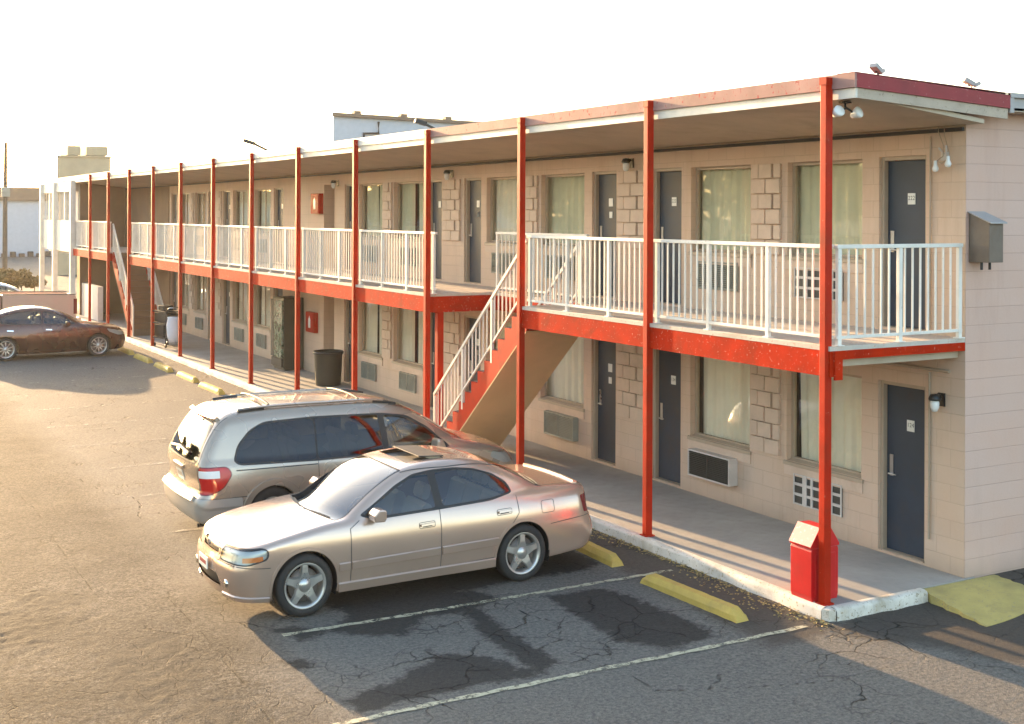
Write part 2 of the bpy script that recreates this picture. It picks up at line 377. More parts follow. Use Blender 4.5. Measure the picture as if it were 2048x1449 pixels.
def build_ground():
    fx = np.arange(-10.6, 4.6, .05); fy = np.arange(-4.2, 12, .05)
    my = np.concatenate([np.arange(12.05, 20, .12), np.arange(20, 60, .5)])
    far = np.array([70, 85, 110, 150, 220, 350, 600, 1000, 1600.])
    X = np.concatenate([-(far[::-1]), [-50, -35, -25, -18, -14, -12], fx, [4.8, 6, 9, 14, 22, 35, 50], far])
    Y = np.concatenate([-(far[::-1]), [-50, -35, -25, -18, -14, -11, -9, -7, -6], fy, my, [64], far])
    gx, gy = np.meshgrid(X, Y, indexing='ij')
    gz = ground_z(gx, gy)
    near = (np.abs(gx + 3.5) < 8.5) & (gy > -6) & (gy < 30)
    gz = gz + np.where(near & (gx < -1.2), .012 * wob(gx, gy, .55, 1.0), 0)
    g1 = rng.normal(size=gx.shape); g2 = rng.normal(size=gx.shape)
    sm = lambda a: (a + np.roll(a, 1, 0) + np.roll(a, 1, 1) + np.roll(np.roll(a, 1, 0), 1, 1)) / 2
    g2 = sm(sm(sm(sm(g2)))) * .55
    lane = sstep(-5.6, -6.5, gx) if False else 1 - sstep(-6.5, -5.5, gx)
    rz = np.full(gx.shape, 9.0)
    for p in ROUGH.values(): rz = np.minimum(rz, polyd(gx + .15 * wob(gx, gy, 2.1, .7), gy + .15 * wob(gy, gx, 2.4, .1), p, True))
    rough_amt = lane * (.22 + .35 * (1 - sstep(2.5, 6.5, gy)) * (.6 + .5 * wob(gx, gy, 1.3, 2.0))) + .55 * (1 - sstep(-.25, .30, rz)) + .08
    dense = (gx > -10.6) & (gx < 4.5) & (gy > -4.2) & (gy < 11.9)
    gz = gz + np.where(dense, rough_amt * (.0030 * sm(g1) + .0006 * g2), 0)
    wx = gx + .05 * wob(gx, gy, 3.1, .4); wy = gy + .05 * wob(gy, gx, 3.3, 1.9)
    st = np.full(gx.shape, 9.0)
    for k, p in STAINS.items(): st = np.minimum(st, polyd(wx, wy, p, True))
    br = np.full(gx.shape, 9.0)
    for p in BROWN.values(): br = np.minimum(br, polyd(wx, wy, p, True))
    ro = np.full(gx.shape, 9.0)
    for p in ROUGH.values(): ro = np.minimum(ro, polyd(wx, wy, p, True))
    cr = np.full(gx.shape, 9.0)
    cx = gx + .035 * wob(gx, gy, 6, .2); cy = gy + .035 * wob(gy, gx, 6.5, 2.2)
    for p in CRACKS: cr = np.minimum(cr, polyd(cx, cy, p))
    nx, ny = gx.shape
    me = bpy.data.meshes.new('asphalt_lot')
    co = np.stack([gx, gy, gz], -1).reshape(-1, 3)
    i, j = np.meshgrid(np.arange(nx - 1), np.arange(ny - 1), indexing='ij')
    a = (i * ny + j).ravel(); q = np.stack([a, a + ny, a + ny + 1, a + 1], -1)
    me.vertices.add(len(co)); me.vertices.foreach_set('co', co.ravel())
    me.loops.add(q.size); me.loops.foreach_set('vertex_index', q.ravel())
    me.polygons.add(len(q)); me.polygons.foreach_set('loop_start', np.arange(len(q)) * 4)
    me.polygons.foreach_set('use_smooth', np.ones(len(q), bool))
    me.update(); me.validate()
    for nm, arr in (('stain', st), ('brown_ground', br), ('rough', ro), ('crack', cr)):
        at = me.attributes.new(nm, 'FLOAT', 'POINT'); at.data.foreach_set('value', np.clip(arr, -2, 9).ravel().astype(np.float32))
    o = bpy.data.objects.new('ground', me); link(o); tag(o, kind='structure')
    t = NT('worn_asphalt'); p = t.pos()
    A = lambda n: t.n('ShaderNodeAttribute', attribute_name=n).outputs['Fac']
    big = t.noise(p, .35, 6, .65); mid = t.noise(p, 2.2, 6, .65, .3); fine = t.noise(p, 60, 4, .7); grit = t.n('ShaderNodeTexVoronoi', i_Scale=75.0)
    t.set(grit, 'Vector', p)
    peb = t.ramp(grit.outputs['Distance'], [(.0, 1.0), (.7, 0.0)])
    pc = t.ramp(t.n('ShaderNodeSeparateColor', i_Color=grit.outputs['Color']).outputs[0], [(0.0, .55), (1.0, 1.35)])
    c = t.mix(t.ramp(big, [(.35, 0.0), (.68, 1.0)]), (.047, .043, .038), (.112, .102, .087))
    c = t.mix(t.ramp(mid, [(.45, 0.0), (.75, .6)]), c, (.052, .047, .042))
    c = t.mix(1.0, c, pc, 'MULTIPLY')
    fl = t.ramp(t.noise(p, 26, 3, .8), [(.36, .18), (.47, .85), (.64, 2.0)])
    c = t.mix(t.math('MULTIPLY_ADD', big, .5, .5, clamp=True), c, t.mix(1.0, c, fl, 'MULTIPLY'))
    pit_shade = t.math('MULTIPLY', t.ramp(t.noise(p, 15, 4, .75), [(.39, 1.0), (.46, 0.0)]), t.ramp(t.noise(p, .7, 4, .6), [(.38, .25), (.60, 1.0)]))  # dark spots: shade of small pits put into the colour
    sepx = t.n('ShaderNodeSeparateXYZ'); t.set(sepx, 0, p)
    gray = t.ramp(t.math('ADD', sepx.outputs[0], t.math('MULTIPLY', mid, .8)), [(0.0, 0.0), (1.0, 1.0)])
    # smoother bluish-grey bays under the parked cars, paler gravelly wheel lane to the left
    bay = t.n('ShaderNodeMapRange'); t.set(bay, 0, t.math('ADD', sepx.outputs[0], t.math('MULTIPLY', big, .9)))
    bay.inputs[1].default_value = -5.7; bay.inputs[2].default_value = -5.0
    c = t.mix(t.math('MULTIPLY', bay.outputs[0], .75), c, t.mix(t.ramp(t.noise(p, 24, 4, .8), [(.36, 0.0), (.64, 1.0)]), (.100, .091, .078), (.225, .205, .172)))
    c = t.mix(t.math('MULTIPLY', t.math('MULTIPLY', pit_shade, .8), t.math('SUBTRACT', 1.0, t.math('MULTIPLY', bay.outputs[0], .8))), c, (.022, .019, .016))
    jn = t.math('ADD', t.math('MULTIPLY_ADD', mid, .30, -.15), t.math('MULTIPLY_ADD', t.noise(p, 8, 4, .7), .36, -.18))
    def mask(nm, soft, k=1.0):
        d = t.math('ADD', A(nm), t.math('MULTIPLY', jn, k))
        m = t.n('ShaderNodeMapRange'); t.set(m, 0, d); m.inputs[1].default_value = soft; m.inputs[2].default_value = -soft
        return m.outputs[0]
    c = t.mix(t.math('MULTIPLY', mask('rough', .12, 1.2), .6), c, (.040, .036, .031))
    c = t.mix(t.math('MULTIPLY', mask('brown_ground', .12, .9), .75), c, (.062, .050, .039))  # darker, browner asphalt along the kerb and past the corner
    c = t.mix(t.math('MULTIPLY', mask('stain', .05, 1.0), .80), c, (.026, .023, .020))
    # alligator cracking in broad patches plus the traced seams
    vd = t.vmath('ADD', p, t.vmath('MULTIPLY', t.n('ShaderNodeTexNoise', i_Vector=p, i_Scale=1.6, i_Detail=4.0).outputs[1], (.7, .7, 0)))
    v = t.n('ShaderNodeTexVoronoi', feature='DISTANCE_TO_EDGE', i_Scale=1.25); t.set(v, 'Vector', vd)
    v2 = t.n('ShaderNodeTexVoronoi', feature='DISTANCE_TO_EDGE', i_Scale=4.2); t.set(v2, 'Vector', vd)
    pm = t.ramp(t.noise(p, .5, 3, .5), [(.50, 0.0), (.60, 1.0)])
    pm2 = t.ramp(t.noise(p, .8, 3, .5), [(.56, 0.0), (.64, 1.0)])
    k1 = t.math('MULTIPLY', t.ramp(v.outputs[0], [(.004, 1.0), (.012, 0.0)]), pm)
    k2 = t.math('MULTIPLY', t.ramp(v2.outputs[0], [(.010, 1.0), (.035, 0.0)]), pm2)
    cw = t.math('MULTIPLY_ADD', mid, .022, -.004)
    k3 = t.n('ShaderNodeMapRange'); t.set(k3, 0, t.math('SUBTRACT', A('crack'), cw)); k3.inputs[1].default_value = .012; k3.inputs[2].default_value = -.004
    k = t.math('MAXIMUM', t.math('MAXIMUM', k1, t.math('MULTIPLY', k2, .8)), k3.outputs[0])
    c = t.mix(t.math('MULTIPLY', k, .82), c, (.022, .019, .015))
    inv = t.math('SUBTRACT', 1.0, bay.outputs[0])
    coarse = t.math('MULTIPLY', t.math('MULTIPLY_ADD', inv, .75, .25), t.math('ADD', peb, t.math('MULTIPLY', fine, .6)))
    h = t.math('SUBTRACT', coarse, t.math('MULTIPLY', k, 1.6))
    h = t.math('ADD', h, t.math('MULTIPLY', t.noise(p, 9, 5, .7), 1.1))
    broken = t.math('MULTIPLY', t.ramp(t.noise(p, .55, 5, .6), [(.44, 0.0), (.62, 1.0)]), inv)
    h = t.math('ADD', h, t.math('MULTIPLY', t.math('MULTIPLY', t.noise(p, 16, 7, .78), 4.5), t.math('MULTIPLY_ADD', broken, 1.0, t.math('MULTIPLY', inv, .25))))
    nrm = t.bump(h, .9, .016)
    me.materials.append(t.done(t.principled(c, .85, 0, 0, nrm, .12)))
build_ground()

# painted stall lines, worn through to the asphalt: thin sheets on the ground
def line_material():
    t = NT('worn_line_paint'); p = t.pos()
    k = t.ramp(t.math('ADD', t.noise(p, 9, 6, .8), t.math('MULTIPLY', t.noise(p, .8, 2), .35)), [(.63, 0.0), (.80, 1.0)]); c = t.mix(t.noise(p, 30, 3), (.50, .45, .29), (.36, .33, .23))
    tr = t.n('ShaderNodeBsdfTransparent'); mx = t.n('ShaderNodeMixShader')
    t.set(mx, 0, t.math('MULTIPLY', k, .92)); t.t.links.new(t.principled(c, .75), mx.inputs[1]); t.t.links.new(tr.outputs[0], mx.inputs[2])
    return t.done(mx.outputs[0])
def line_material_faint():
    t = NT('faint_line_paint'); p = t.pos()
    k = t.ramp(t.noise(p, 6, 6, .75), [(.38, 0.0), (.55, 1.0)])
    tr = t.n('ShaderNodeBsdfTransparent'); mx = t.n('ShaderNodeMixShader')
    t.set(mx, 0, t.math('MULTIPLY_ADD', k, .7, .25)); t.t.links.new(t.principled((.42, .39, .33), .75), mx.inputs[1]); t.t.links.new(tr.outputs[0], mx.inputs[2])
    return t.done(mx.outputs[0])
M['line'] = line_material(); M['linefaint'] = line_material_faint()
for k in range(0, 12):
    y = -.13 + 2.42 * k; b = MB(); nseg = 40; x0, x1 = -5.45, -.42
    if k == 0: x0 = -6.2
    vs = []; fs = []
    for i in range(nseg + 1):
        x = x0 + (x1 - x0) * i / nseg
        for dy in (-.038 - .012 * math.sin(i * 1.7 + k), .038 + .012 * math.sin(i * 2.3 + k)):
            vs.append((x, y + dy + (.02 if k == 0 else .0), float(GZ + .020 + .012 * wob(np.float64(x), np.float64(y), .55, 1.0) * (x < -1.2)) - .012))
    fs = [(2 * i, 2 * i + 2, 2 * i + 3, 2 * i + 1) for i in range(nseg)]
    b.add(vs, fs); o = b.build('parking_line', M['line'] if k < 2 else M['linefaint']); tag(o, kind='structure')

# walkway slab with a painted kerb edge, and the yellow ramp at its end
b = MB()
b.box(-.02, 2.3, -.02, 56, -.6, 0.0)
o = b.build('walkway', M['walk']); tag(o, kind='structure')
b = MB()
def kerb_run(pts, nrm):
    n = 220; vs = []; fs = []
    (ax, ay), (bx, by) = pts
    for i in range(n + 1):
        t = i / n; x = ax + (bx - ax) * t; y = ay + (by - ay) * t
        j = .008 * math.sin(y * 7 + x * 9) + .006 * math.sin(y * 23 + x * 17) + random.uniform(-.006, .006)
        for d, z in ((0, .004), (.055, .006), (.11 + j, -.006), (.125 + j, -.035), (.135 + j * 1.5, -.4)):
            vs.append((x + nrm[0] * d, y + nrm[1] * d, z))
    for i in range(n):
        for k in range(4): fs.append((i * 5 + k, i * 5 + k + 1, (i + 1) * 5 + k + 1, (i + 1) * 5 + k))
    b.add(vs, fs, 0, True)
kerb_run(((-.02, -.02), (-.02, 44)), (-1, 0)); kerb_run(((1.38, -.02), (-.02, -.02)), (0, -1))
b.add([(-.02, -.02, .004), (-.13, -.02, -.01), (-.10, -.10, -.01), (-.02, -.13, -.01), (-.14, -.03, -.4), (-.10, -.11, -.4), (-.03, -.14, -.4)], [(0, 1, 2), (0, 2, 3), (1, 4, 5, 2), (2, 5, 6, 3)])
o = b.build('kerb', M['kerbwhite']); tag(o, kind='structure')
b = MB(); vs = []; fs = []
nx, ny = 14, 12
for i in range(nx + 1):
    for j in range(ny + 1):
        u = i / nx; v = j / ny
        x0 = 1.40 + (-.14) * v; x1 = 2.62 - .05 * v
        x = x0 + (x1 - x0) * u + .015 * math.sin(j * 2.1)
        y = -.03 - (1.02 - .30 * u * u * u) * v
        z = -.012 * (1 - v) + v * (float(ground_z(np.float64(x), np.float64(y))) + .006)
        z = max(z, float(ground_z(np.float64(x), np.float64(y))) + .005)
        vs.append((x, y, z))
fs = [(i * (ny + 1) + j, (i + 1) * (ny + 1) + j, (i + 1) * (ny + 1) + j + 1, i * (ny + 1) + j + 1) for i in range(nx) for j in range(ny)]
b.add(vs, fs, 0, True)
# skirts so that the ramp is a solid wedge
for seq in ([(0, j) for j in range(ny + 1)], [(nx, j) for j in range(ny + 1)], [(i, ny) for i in range(nx + 1)]):
    pts = [vs[i * (ny + 1) + j] for i, j in seq]
    b.add(pts + [(p[0], p[1], p[2] - .15) for p in pts], [(k, k + 1, len(pts) + k + 1, len(pts) + k) for k in range(len(pts) - 1)])
o = b.build('pavement_ramp', M['ramp']); tag(o, kind='structure')

# dry leaves and grit gathered along the kerb: uncountable
b = MB()
for i in range(2600):
    y = random.uniform(-.25, 16) if i < 2100 else random.uniform(-.4, 30)
    x = -.16 - abs(random.gauss(0, .12)) * (1 + .6 * math.sin(y * 1.7)) 
    z = GZ + random.uniform(.004, .02); s = random.uniform(.008, .028); a = random.uniform(0, 6.28)
    tl = random.uniform(-.01, .012)
    b.add([(x + s * math.cos(a), y + s * math.sin(a), z), (x + .5 * s * math.cos(a + 1.6), y + .5 * s * math.sin(a + 1.6), z + tl), (x - s * math.cos(a), y - s * math.sin(a), z), (x - .5 * s * math.cos(a + 1.6), y - .5 * s * math.sin(a + 1.6), z + .006)], [(0, 1, 2, 3)])
o = b.build('leaf_litter', M['leafdry']); tag(o, kind='stuff', label='dry yellow leaves gathered in the gutter along the white kerb')
# ------------------------------------------------------------------ the motel
WX = 2.145            # facade plane
FL2 = 2.84            # balcony floor
motel = empty('motel_building', (WX, 0, 0), 0, 'long two storey beige block motel with red posts and white balcony railings', 'motel')
motel.location = (0, 0, 0)
# (kind, y0, y1) along the facade, the same on both floors
ROW = [('d', .60, 1.37), ('w', 1.66, 3.08), ('b', 3.20, 3.80), ('w', 3.86, 5.26), ('d', 5.50, 6.27), ('b', 6.46, 7.22), ('d', 7.30, 8.05),
       ('w', 8.30, 9.78), ('b', 9.88, 10.36), ('w', 10.45, 11.92), ('d', 12.15, 12.90), ('b', 13.05, 13.85), ('d', 13.95, 14.66), ('w', 14.86, 16.46),
       ('b', 16.55, 17.05), ('w', 17.10, 18.56), ('d', 18.78, 19.50), ('p', 20.20, 20.95), ('d', 24.20, 25.00), ('w', 25.30, 26.80), ('b', 26.90, 27.40),
       ('w', 27.50, 29.00), ('d', 29.30, 30.10), ('b', 30.22, 30.90), ('d', 31.00, 31.80), ('w', 32.05, 33.50), ('b', 33.60, 34.10), ('w', 34.20, 35.60), ('d', 35.90, 36.70),
       ('p', 38.0, 41.6)]
ZR = {'d': ((.03, 2.19), (FL2 + .03, 5.03)), 'w': ((.87, 2.20), (3.72, 5.02)), 'p': ((.0, 2.25), (FL2, 5.05))}
DEPTH = .15
openings = []
for k, a, c in ROW:
    if k in ZR:
        for z0, z1 in ZR[k]: openings.append((a, c, z0, z1, DEPTH if k != 'p' else 1.5))

def wall_mesh(y0, y1, z0, z1, ops):
    b = MB()
    ys = sorted({y0, y1, *[o[0] for o in ops], *[o[1] for o in ops]}); zs = sorted({z0, z1, *[o[2] for o in ops], *[o[3] for o in ops]})
    for i in range(len(ys) - 1):
        for j in range(len(zs) - 1):
            cy, cz = (ys[i] + ys[i + 1]) / 2, (zs[j] + zs[j + 1]) / 2
            if any(o[0] < cy < o[1] and o[2] < cz < o[3] for o in ops): continue
            b.add([(WX, ys[i], zs[j]), (WX, ys[i + 1], zs[j]), (WX, ys[i + 1], zs[j + 1]), (WX, ys[i], zs[j + 1])], [(0, 1, 2, 3)])
    for a, c, e, f, d in ops:
        X = WX + d
        b.add([(WX, a, e), (X, a, e), (X, a, f), (WX, a, f)], [(0, 1, 2, 3)]); b.add([(WX, c, e), (X, c, e), (X, c, f), (WX, c, f)], [(3, 2, 1, 0)])
        b.add([(WX, a, f), (X, a, f), (X, c, f), (WX, c, f)], [(0, 1, 2, 3)]); b.add([(WX, a, e), (X, a, e), (X, c, e), (WX, c, e)], [(3, 2, 1, 0)])
        if d > 1: b.add([(X, a, e), (X, c, e), (X, c, f), (X, a, f)], [(0, 1, 2, 3)])
    return b
o = wall_mesh(.0, 44.4, -.3, 5.75, openings).build('front_wall', M['facade'], motel)
b = MB(); b.box(WX + .002, 11, .0, .18, -.4, 5.60); b.build('end_wall', M['endwall'], motel)
b = MB(); b.box(10.8, 11, .185, 52.3, -.4, 5.60); b.box(WX + .2, 10.79, 52.1, 52.3, -.4, 5.6); b.build('back_wall', M['endwall'], motel)
b = MB(); b.box(WX + .34, 10.78, .19, 44, 2.6, 2.8); b.build('room_floor', M['room'], motel)

# recessed passage doors seen through the breezeway gaps
for k, a, c in ROW:
    if k != 'p': continue
    for z0, z1 in ZR['p']:
        b = MB(); b.box(WX + 1.44, WX + 1.49, a + .06, min(a + .95, c - .06), z0 + .02, z1 - .12); b.build('passage_door', M['brownwall'], motel)

def panel(name, mat, parent, y0, y1, z0, z1, x0, x1, bevel=0): 
    b = MB(); b.box(x0, x1, y0, y1, z0, z1); return b.build(name, mat, parent, bevel)

def make_door(h, zb, w):
    """origin at the bottom near jamb, in the recess"""
    d = empty('door', (0, 0, 0)); d.parent = motel
    fr = MB(); t = .05
    fr.box(.02, .12, 0, t, 0, h); fr.box(.02, .12, w - t, w, 0, h); fr.box(.02, .12, t + .001, w - t - .001, h - t, h)
    fr.build('door_frame', M['frame'], d, .004)
    b = MB(); b.box(.085, .125, t + .004, w - t - .004, .012, h - t - .004); b.build('door_leaf', M['doorblue'], d, .003)
    b = MB(); yk = w - t - .085; zk = 1.0
    b.box(.075, .084, yk - .028, yk + .028, zk - .05, zk + .22)
    b.tube([(.084, yk, zk - .02), (.035, yk, zk - .02)], .012, 8); b.tube([(.035, yk + .015, zk - .02), (.035, yk - .11, zk - .02)], .010, 8)
    b.build('door_handle', M['steel'], d)
    b = MB(); yc = w * .42; b.box(.078, .083, yc - .06, yc + .06, h * .72, h * .72 + .14); b.build('number_plate', M['plate'], d)
    b = MB(); b.box(.0, .13, t + .002, w - t - .002, -.025, .008); b.build('threshold', M['frame'], d)
    return d

CURT = []
def curtain_mesh(w, h, seed, gap):
    r = random.Random(seed); b = MB(); n = 90; nz = 7; vs = []; ph = r.uniform(0, 6); f1 = r.uniform(34, 46)
    for j in range(nz + 1):
        v = j / nz
        for i in range(n + 1):
            u = i / n; y = w * u
            amp = .022 * (1.1 - .5 * v); 
            x = .215 + amp * math.sin(f1 * y + ph + .9 * math.sin(3.1 * y + ph)) + .012 * math.sin(91 * y + 3 * ph) * (1 - v)
            y += .03 * math.sin(9 * y + ph) * (1 - v) * .6
            vs.append((x, y * (w + .7) / w - .35, h * v - .02))
    fs = [(j * (n + 1) + i, j * (n + 1) + i + 1, (j + 1) * (n + 1) + i + 1, (j + 1) * (n + 1) + i) for j in range(nz) for i in range(n) if not (gap[0] < i / n < gap[1])]
    b.add(vs, fs, 0, True); return b

def make_window(w, h, seed, gap, mull):
    d = empty('window', (0, 0, 0)); d.parent = motel
    b = MB(); t = .045
    b.box(.09, .145, 0, t, 0, h); b.box(.09, .145, w - t, w, 0, h); b.box(.09, .145, t, w - t, 0, t); b.box(.09, .145, t, w - t, h - t, h)
    if mull: b.box(.10, .14, w * .52 - .016, w * .52 + .016, t, h - t)
    b.build('window_frame', M['frame'], d)
    b = MB(); b.add([(.118, t, t), (.118, w - t, t), (.118, w - t, h - t), (.118, t, h - t)], [(0, 1, 2, 3)]); b.build('pane', M['glass'], d)
    curtain_mesh(w, h, seed, gap).build('curtain', M[('curtain', 'curtain_green', 'curtain', 'curtain_beige')[seed % 4]], d)
    b = MB(); b.prism([(-.03, -.012), (-.03, -.055), (.088, -.055), (.088, .022)], .01, w - .01, 'y'); b.prism([(-.03, -.012), (-.03, -.055), (-.001, -.055), (-.001, .0)], -.04, .01, 'y'); b.prism([(-.03, -.012), (-.03, -.055), (-.001, -.055), (-.001, .0)], w - .01, w + .04, 'y')
    b.build('window_sill', M['frame'], d)
    b = MB(); b.box(.33, .36, -.4, w + .4, -.1, h + .1); b.build('room_backing', M['room'], d)
    b = MB(); b.box(-.018, -.001, -.03, w + .03, -.19, -.06); b.build('window_apron', M['blockface'], d, .004)
    return d

def ac_grid(w=.92, h=.42):
    d = empty('air_conditioner', (0, 0, 0)); d.parent = motel
    b = MB(); b.box(-.012, -.002, 0, w, 0, h); b.build('dark_recess', M['acdark'], d)
    b = MB(); n, mrow = 5, 3; sp = [0, .19, .37, .56, .72, .92]
    for i in range(6): 
        y = sp[i]; b.box(-.030, -.013, max(0, y - (.018 if i not in (4,) else .06)), min(w, y + .018), 0, h)
    for j in range(mrow + 1):
        z = h * j / mrow; z0, z1 = max(0, z - .018), min(h, z + .018)
        for i in range(5):
            y0 = sp[i] + (.018 if i else .018); y1 = sp[i + 1] - (.06 if i == 3 else .018); b.box(-.027, -.013, y0, y1, z0, z1)
    b.build('grille', M['acwhite'], d)
    return d

def ac_louvre(w, h, out, dark, flat=False):
    d = empty('air_conditioner', (0, 0, 0)); d.parent = motel
    b = MB(); t = .022
    b.box(-out, -.002, 0, t, 0, h); b.box(-out, -.002, w - t, w, 0, h); b.box(-out, -.002, t, w - t, 0, t); b.box(-out, -.002, t, w - t, h - t, h)
    b.build('housing', M['acwhite'] if dark else M['acgrey'], d, .004)
    b = MB(); b.box(-out + .035, -.002, t + .001, w - t - .001, t + .001, h - t - .001); b.build('dark_recess', M['acdark'], d)
    b = MB(); nl = 13
    for i in range(nl):
        z = t + (h - 2 * t) * (i + .5) / nl
        b.prism([(-out + .003, z - .012), (-out + .030, z + .004), (-out + .030, z + .009), (-out + .003, z - .006)], t + .002, w - t - .002, 'y')
    b.box(-out - .001, -out + .031, w * .52 - .008, w * .52 + .008, t + .002, h - t - .002)
    b.build('louvre_panel', M['acdark'] if dark else M['acgrey'], d)
    return d

def block_panel(y0, y1, z0, z1, seed):
    r = random.Random(seed); b = MB(); rows = round((z1 - z0) / .215); rh = (z1 - z0) / rows; w = y1 - y0; bw = w * .52
    for j in range(rows):
        za, zb = z0 + j * rh + .008, z0 + (j + 1) * rh - .008
        for k, (u0, u1, pr) in enumerate([(0, .475, .050), (.525, 1, .040)] if j % 2 == 0 else [(0, .225, .036), (.275, .725, .052), (.775, 1, .034)]):
            b.box(WX - pr - r.uniform(0, .003), WX - .001, y0 + u0 * w, y0 + u1 * w, za, zb)
    return b

made = {}
labels_done = 0
for fl in (0, 1):
    cnt = 0
    for k, a, c in ROW:
        if k == 'd':
            z0, z1 = ZR['d'][fl]; w = c - a
            key = ('d', round(w, 2), fl)
            if key not in made: made[key] = d = make_door(z1 - z0, z0, w)
            else: d = dup(made[key], motel)
            d.location = (WX + .02, a, z0)
            if cnt == 0:
                cu = bpy.data.curves.new('digits', 'FONT'); cu.body = '222' if fl else '124'; cu.size = .075; cu.align_x = 'CENTER'
                tmp = bpy.data.objects.new('digits', cu); link(tmp); dg = bpy.context.evaluated_depsgraph_get(); dg.update()
                me = bpy.data.meshes.new_from_object(tmp.evaluated_get(dg)); bpy.data.objects.remove(tmp)
                me.materials.clear(); me.materials.append(M['ink'])
                t = bpy.data.objects.new('room_number', me); link(t, [x for x in d.children if x.name.startswith('number_plate')][0])
                t.matrix_local = Matrix.Translation((.0772, w * .42, (z1 - z0) * .72 + .055)) @ Matrix(((0, 0, -1, 0), (-1, 0, 0, 0), (0, 1, 0, 0), (0, 0, 0, 1)))
            if cnt in (2, 3, 5):
                b = MB(); yc = w * .42; b.box(.078, .083, yc - .045, yc + .045, (z1 - z0) * .72 - .20, (z1 - z0) * .72 - .09); b.build('notice_plate', M['plate'], d)
            cnt += 1
        elif k == 'w':
            z0, z1 = ZR['w'][fl]; w = c - a
            gap = [(.0, .0), (.0, .0), (.80, 1.1), (.0, .0), (.45, .52)][int(a * 7) % 5] if a > 6 else ((.0, .0) if fl else (.80, .86))
            d = make_window(w, z1 - z0, int(a * 100) + fl * 7, gap, a > 24 or (fl == 0 and a < 3)); d.location = (WX + .0, a, z0)
            # the unit under the window
            first = a < 2
            if first: u = ac_grid(); u.location = (WX, 1.99, z0 - .57)
            elif 3.8 < a < 4: u = ac_louvre(.98, .40, .17, True) if fl == 0 else ac_louvre(.95, .42, .03, False); u.location = (WX, 4.12, z0 - .56)
            elif 8 < a < 9: u = ac_louvre(1.0, .42, .12, False); u.location = (WX, 8.46, z0 - .60)
            else: u = ac_louvre(.86, .40, .05, False, True); u.location = (WX, a + .32, z0 - .60)
        elif k == 'b':
            z0, z1 = (.90, 2.44) if fl == 0 else (3.72, 5.02)
            block_panel(a, c, z0, z1, int(a * 31) + fl).build('block_panel', M['blockface'], motel, .006)

# conduit beside the near doors
b = MB(); b.tube([(WX - .02, .52, .35), (WX - .02, .52, 2.38)], .014, 8); b.tube([(WX - .02, .22, 2.42), (WX - .02, 1.9, 2.42)], .02, 8); b.build('conduit', M['frame'], motel)
b = MB(); b.tube([(WX - .02, .52, 2.88), (WX - .02, .52, 5.25)], .012, 8); b.build('conduit', M['frame'], motel)

# roof: plank soffit, white board, red flashing (painted white where sunlit), low pitched deck
def soffit_z(x): return 5.575 - (x - .10) * (5.575 - 5.36) / (WX - .10)
Y0, Y1 = -.30, 52.4
b = MB(); b.prism([(.10, 5.575), (WX, soffit_z(WX)), (WX, soffit_z(WX) + .05), (.10, 5.63)], Y0 + .04, Y1, 'y'); soff = b.build('soffit', M['soffit'], motel)
b = MB(); b.box(WX - .045, WX - .001, .02, 44.3, 5.29, 5.335); b.build('ceiling_trim', M['dark'], motel)
b = MB(); roof_prof = [(.055, 5.80), (2.5, 5.72), (6.5, 5.9), (11.2, 5.70), (11.2, 5.60), (WX + .01, 5.61), (.11, 5.64)]
b.prism(roof_prof, Y0 + .03, Y1, 'y'); roof = b.build('roof', M['greyfascia'], motel)
b = MB(); b.prism([(.065, 5.555), (.095, 5.555), (.095, 5.665), (.065, 5.665)], Y0, Y1, 'y')
b.build('white_fascia', M['cream'], roof)
b = MB(); b.prism([(.096, 5.555), (2.50, 5.425), (2.50, 5.545), (.096, 5.665)], Y0, Y0 + .03, 'y'); b.build('end_fascia', M['fasciatan'], roof)
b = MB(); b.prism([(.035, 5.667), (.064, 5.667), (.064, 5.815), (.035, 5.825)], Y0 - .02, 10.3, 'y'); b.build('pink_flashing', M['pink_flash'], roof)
b = MB(); b.prism([(.065, 5.668), (2.52, 5.548), (2.52, 5.70), (.065, 5.822)], Y0 - .022, Y0 + .006, 'y')
b.prism([(.036, 5.826), (2.50, 5.722), (2.50, 5.730), (.036, 5.834)], Y0 - .02, Y0 + .25, 'y'); b.build('red_flashing', M['red_flash'], roof)
b = MB(); b.prism([(.035, 5.667), (.064, 5.667), (.064, 5.815), (.035, 5.825)], 10.32, 52.4, 'y'); b.build('sunlit_flashing', M['white'], roof)  # far stretch coloured white for the sunlight washing over it
b = MB(); b.box(2.53, 11.2, Y0 + .02, Y0 + .06, 5.53, 5.715); b.box(2.53, 2.60, Y0 - .012, Y0 + .018, 5.50, 5.73); b.box(2.53, 11.2, Y0 - .02, Y0 + .019, 5.68, 5.735); b.build('grey_fascia', M['greyfascia'], roof)
b = MB(); b.box(WX + .05, 11, -.28, .0, 5.52, 5.56); b.build('end_soffit', M['soffit'], roof)

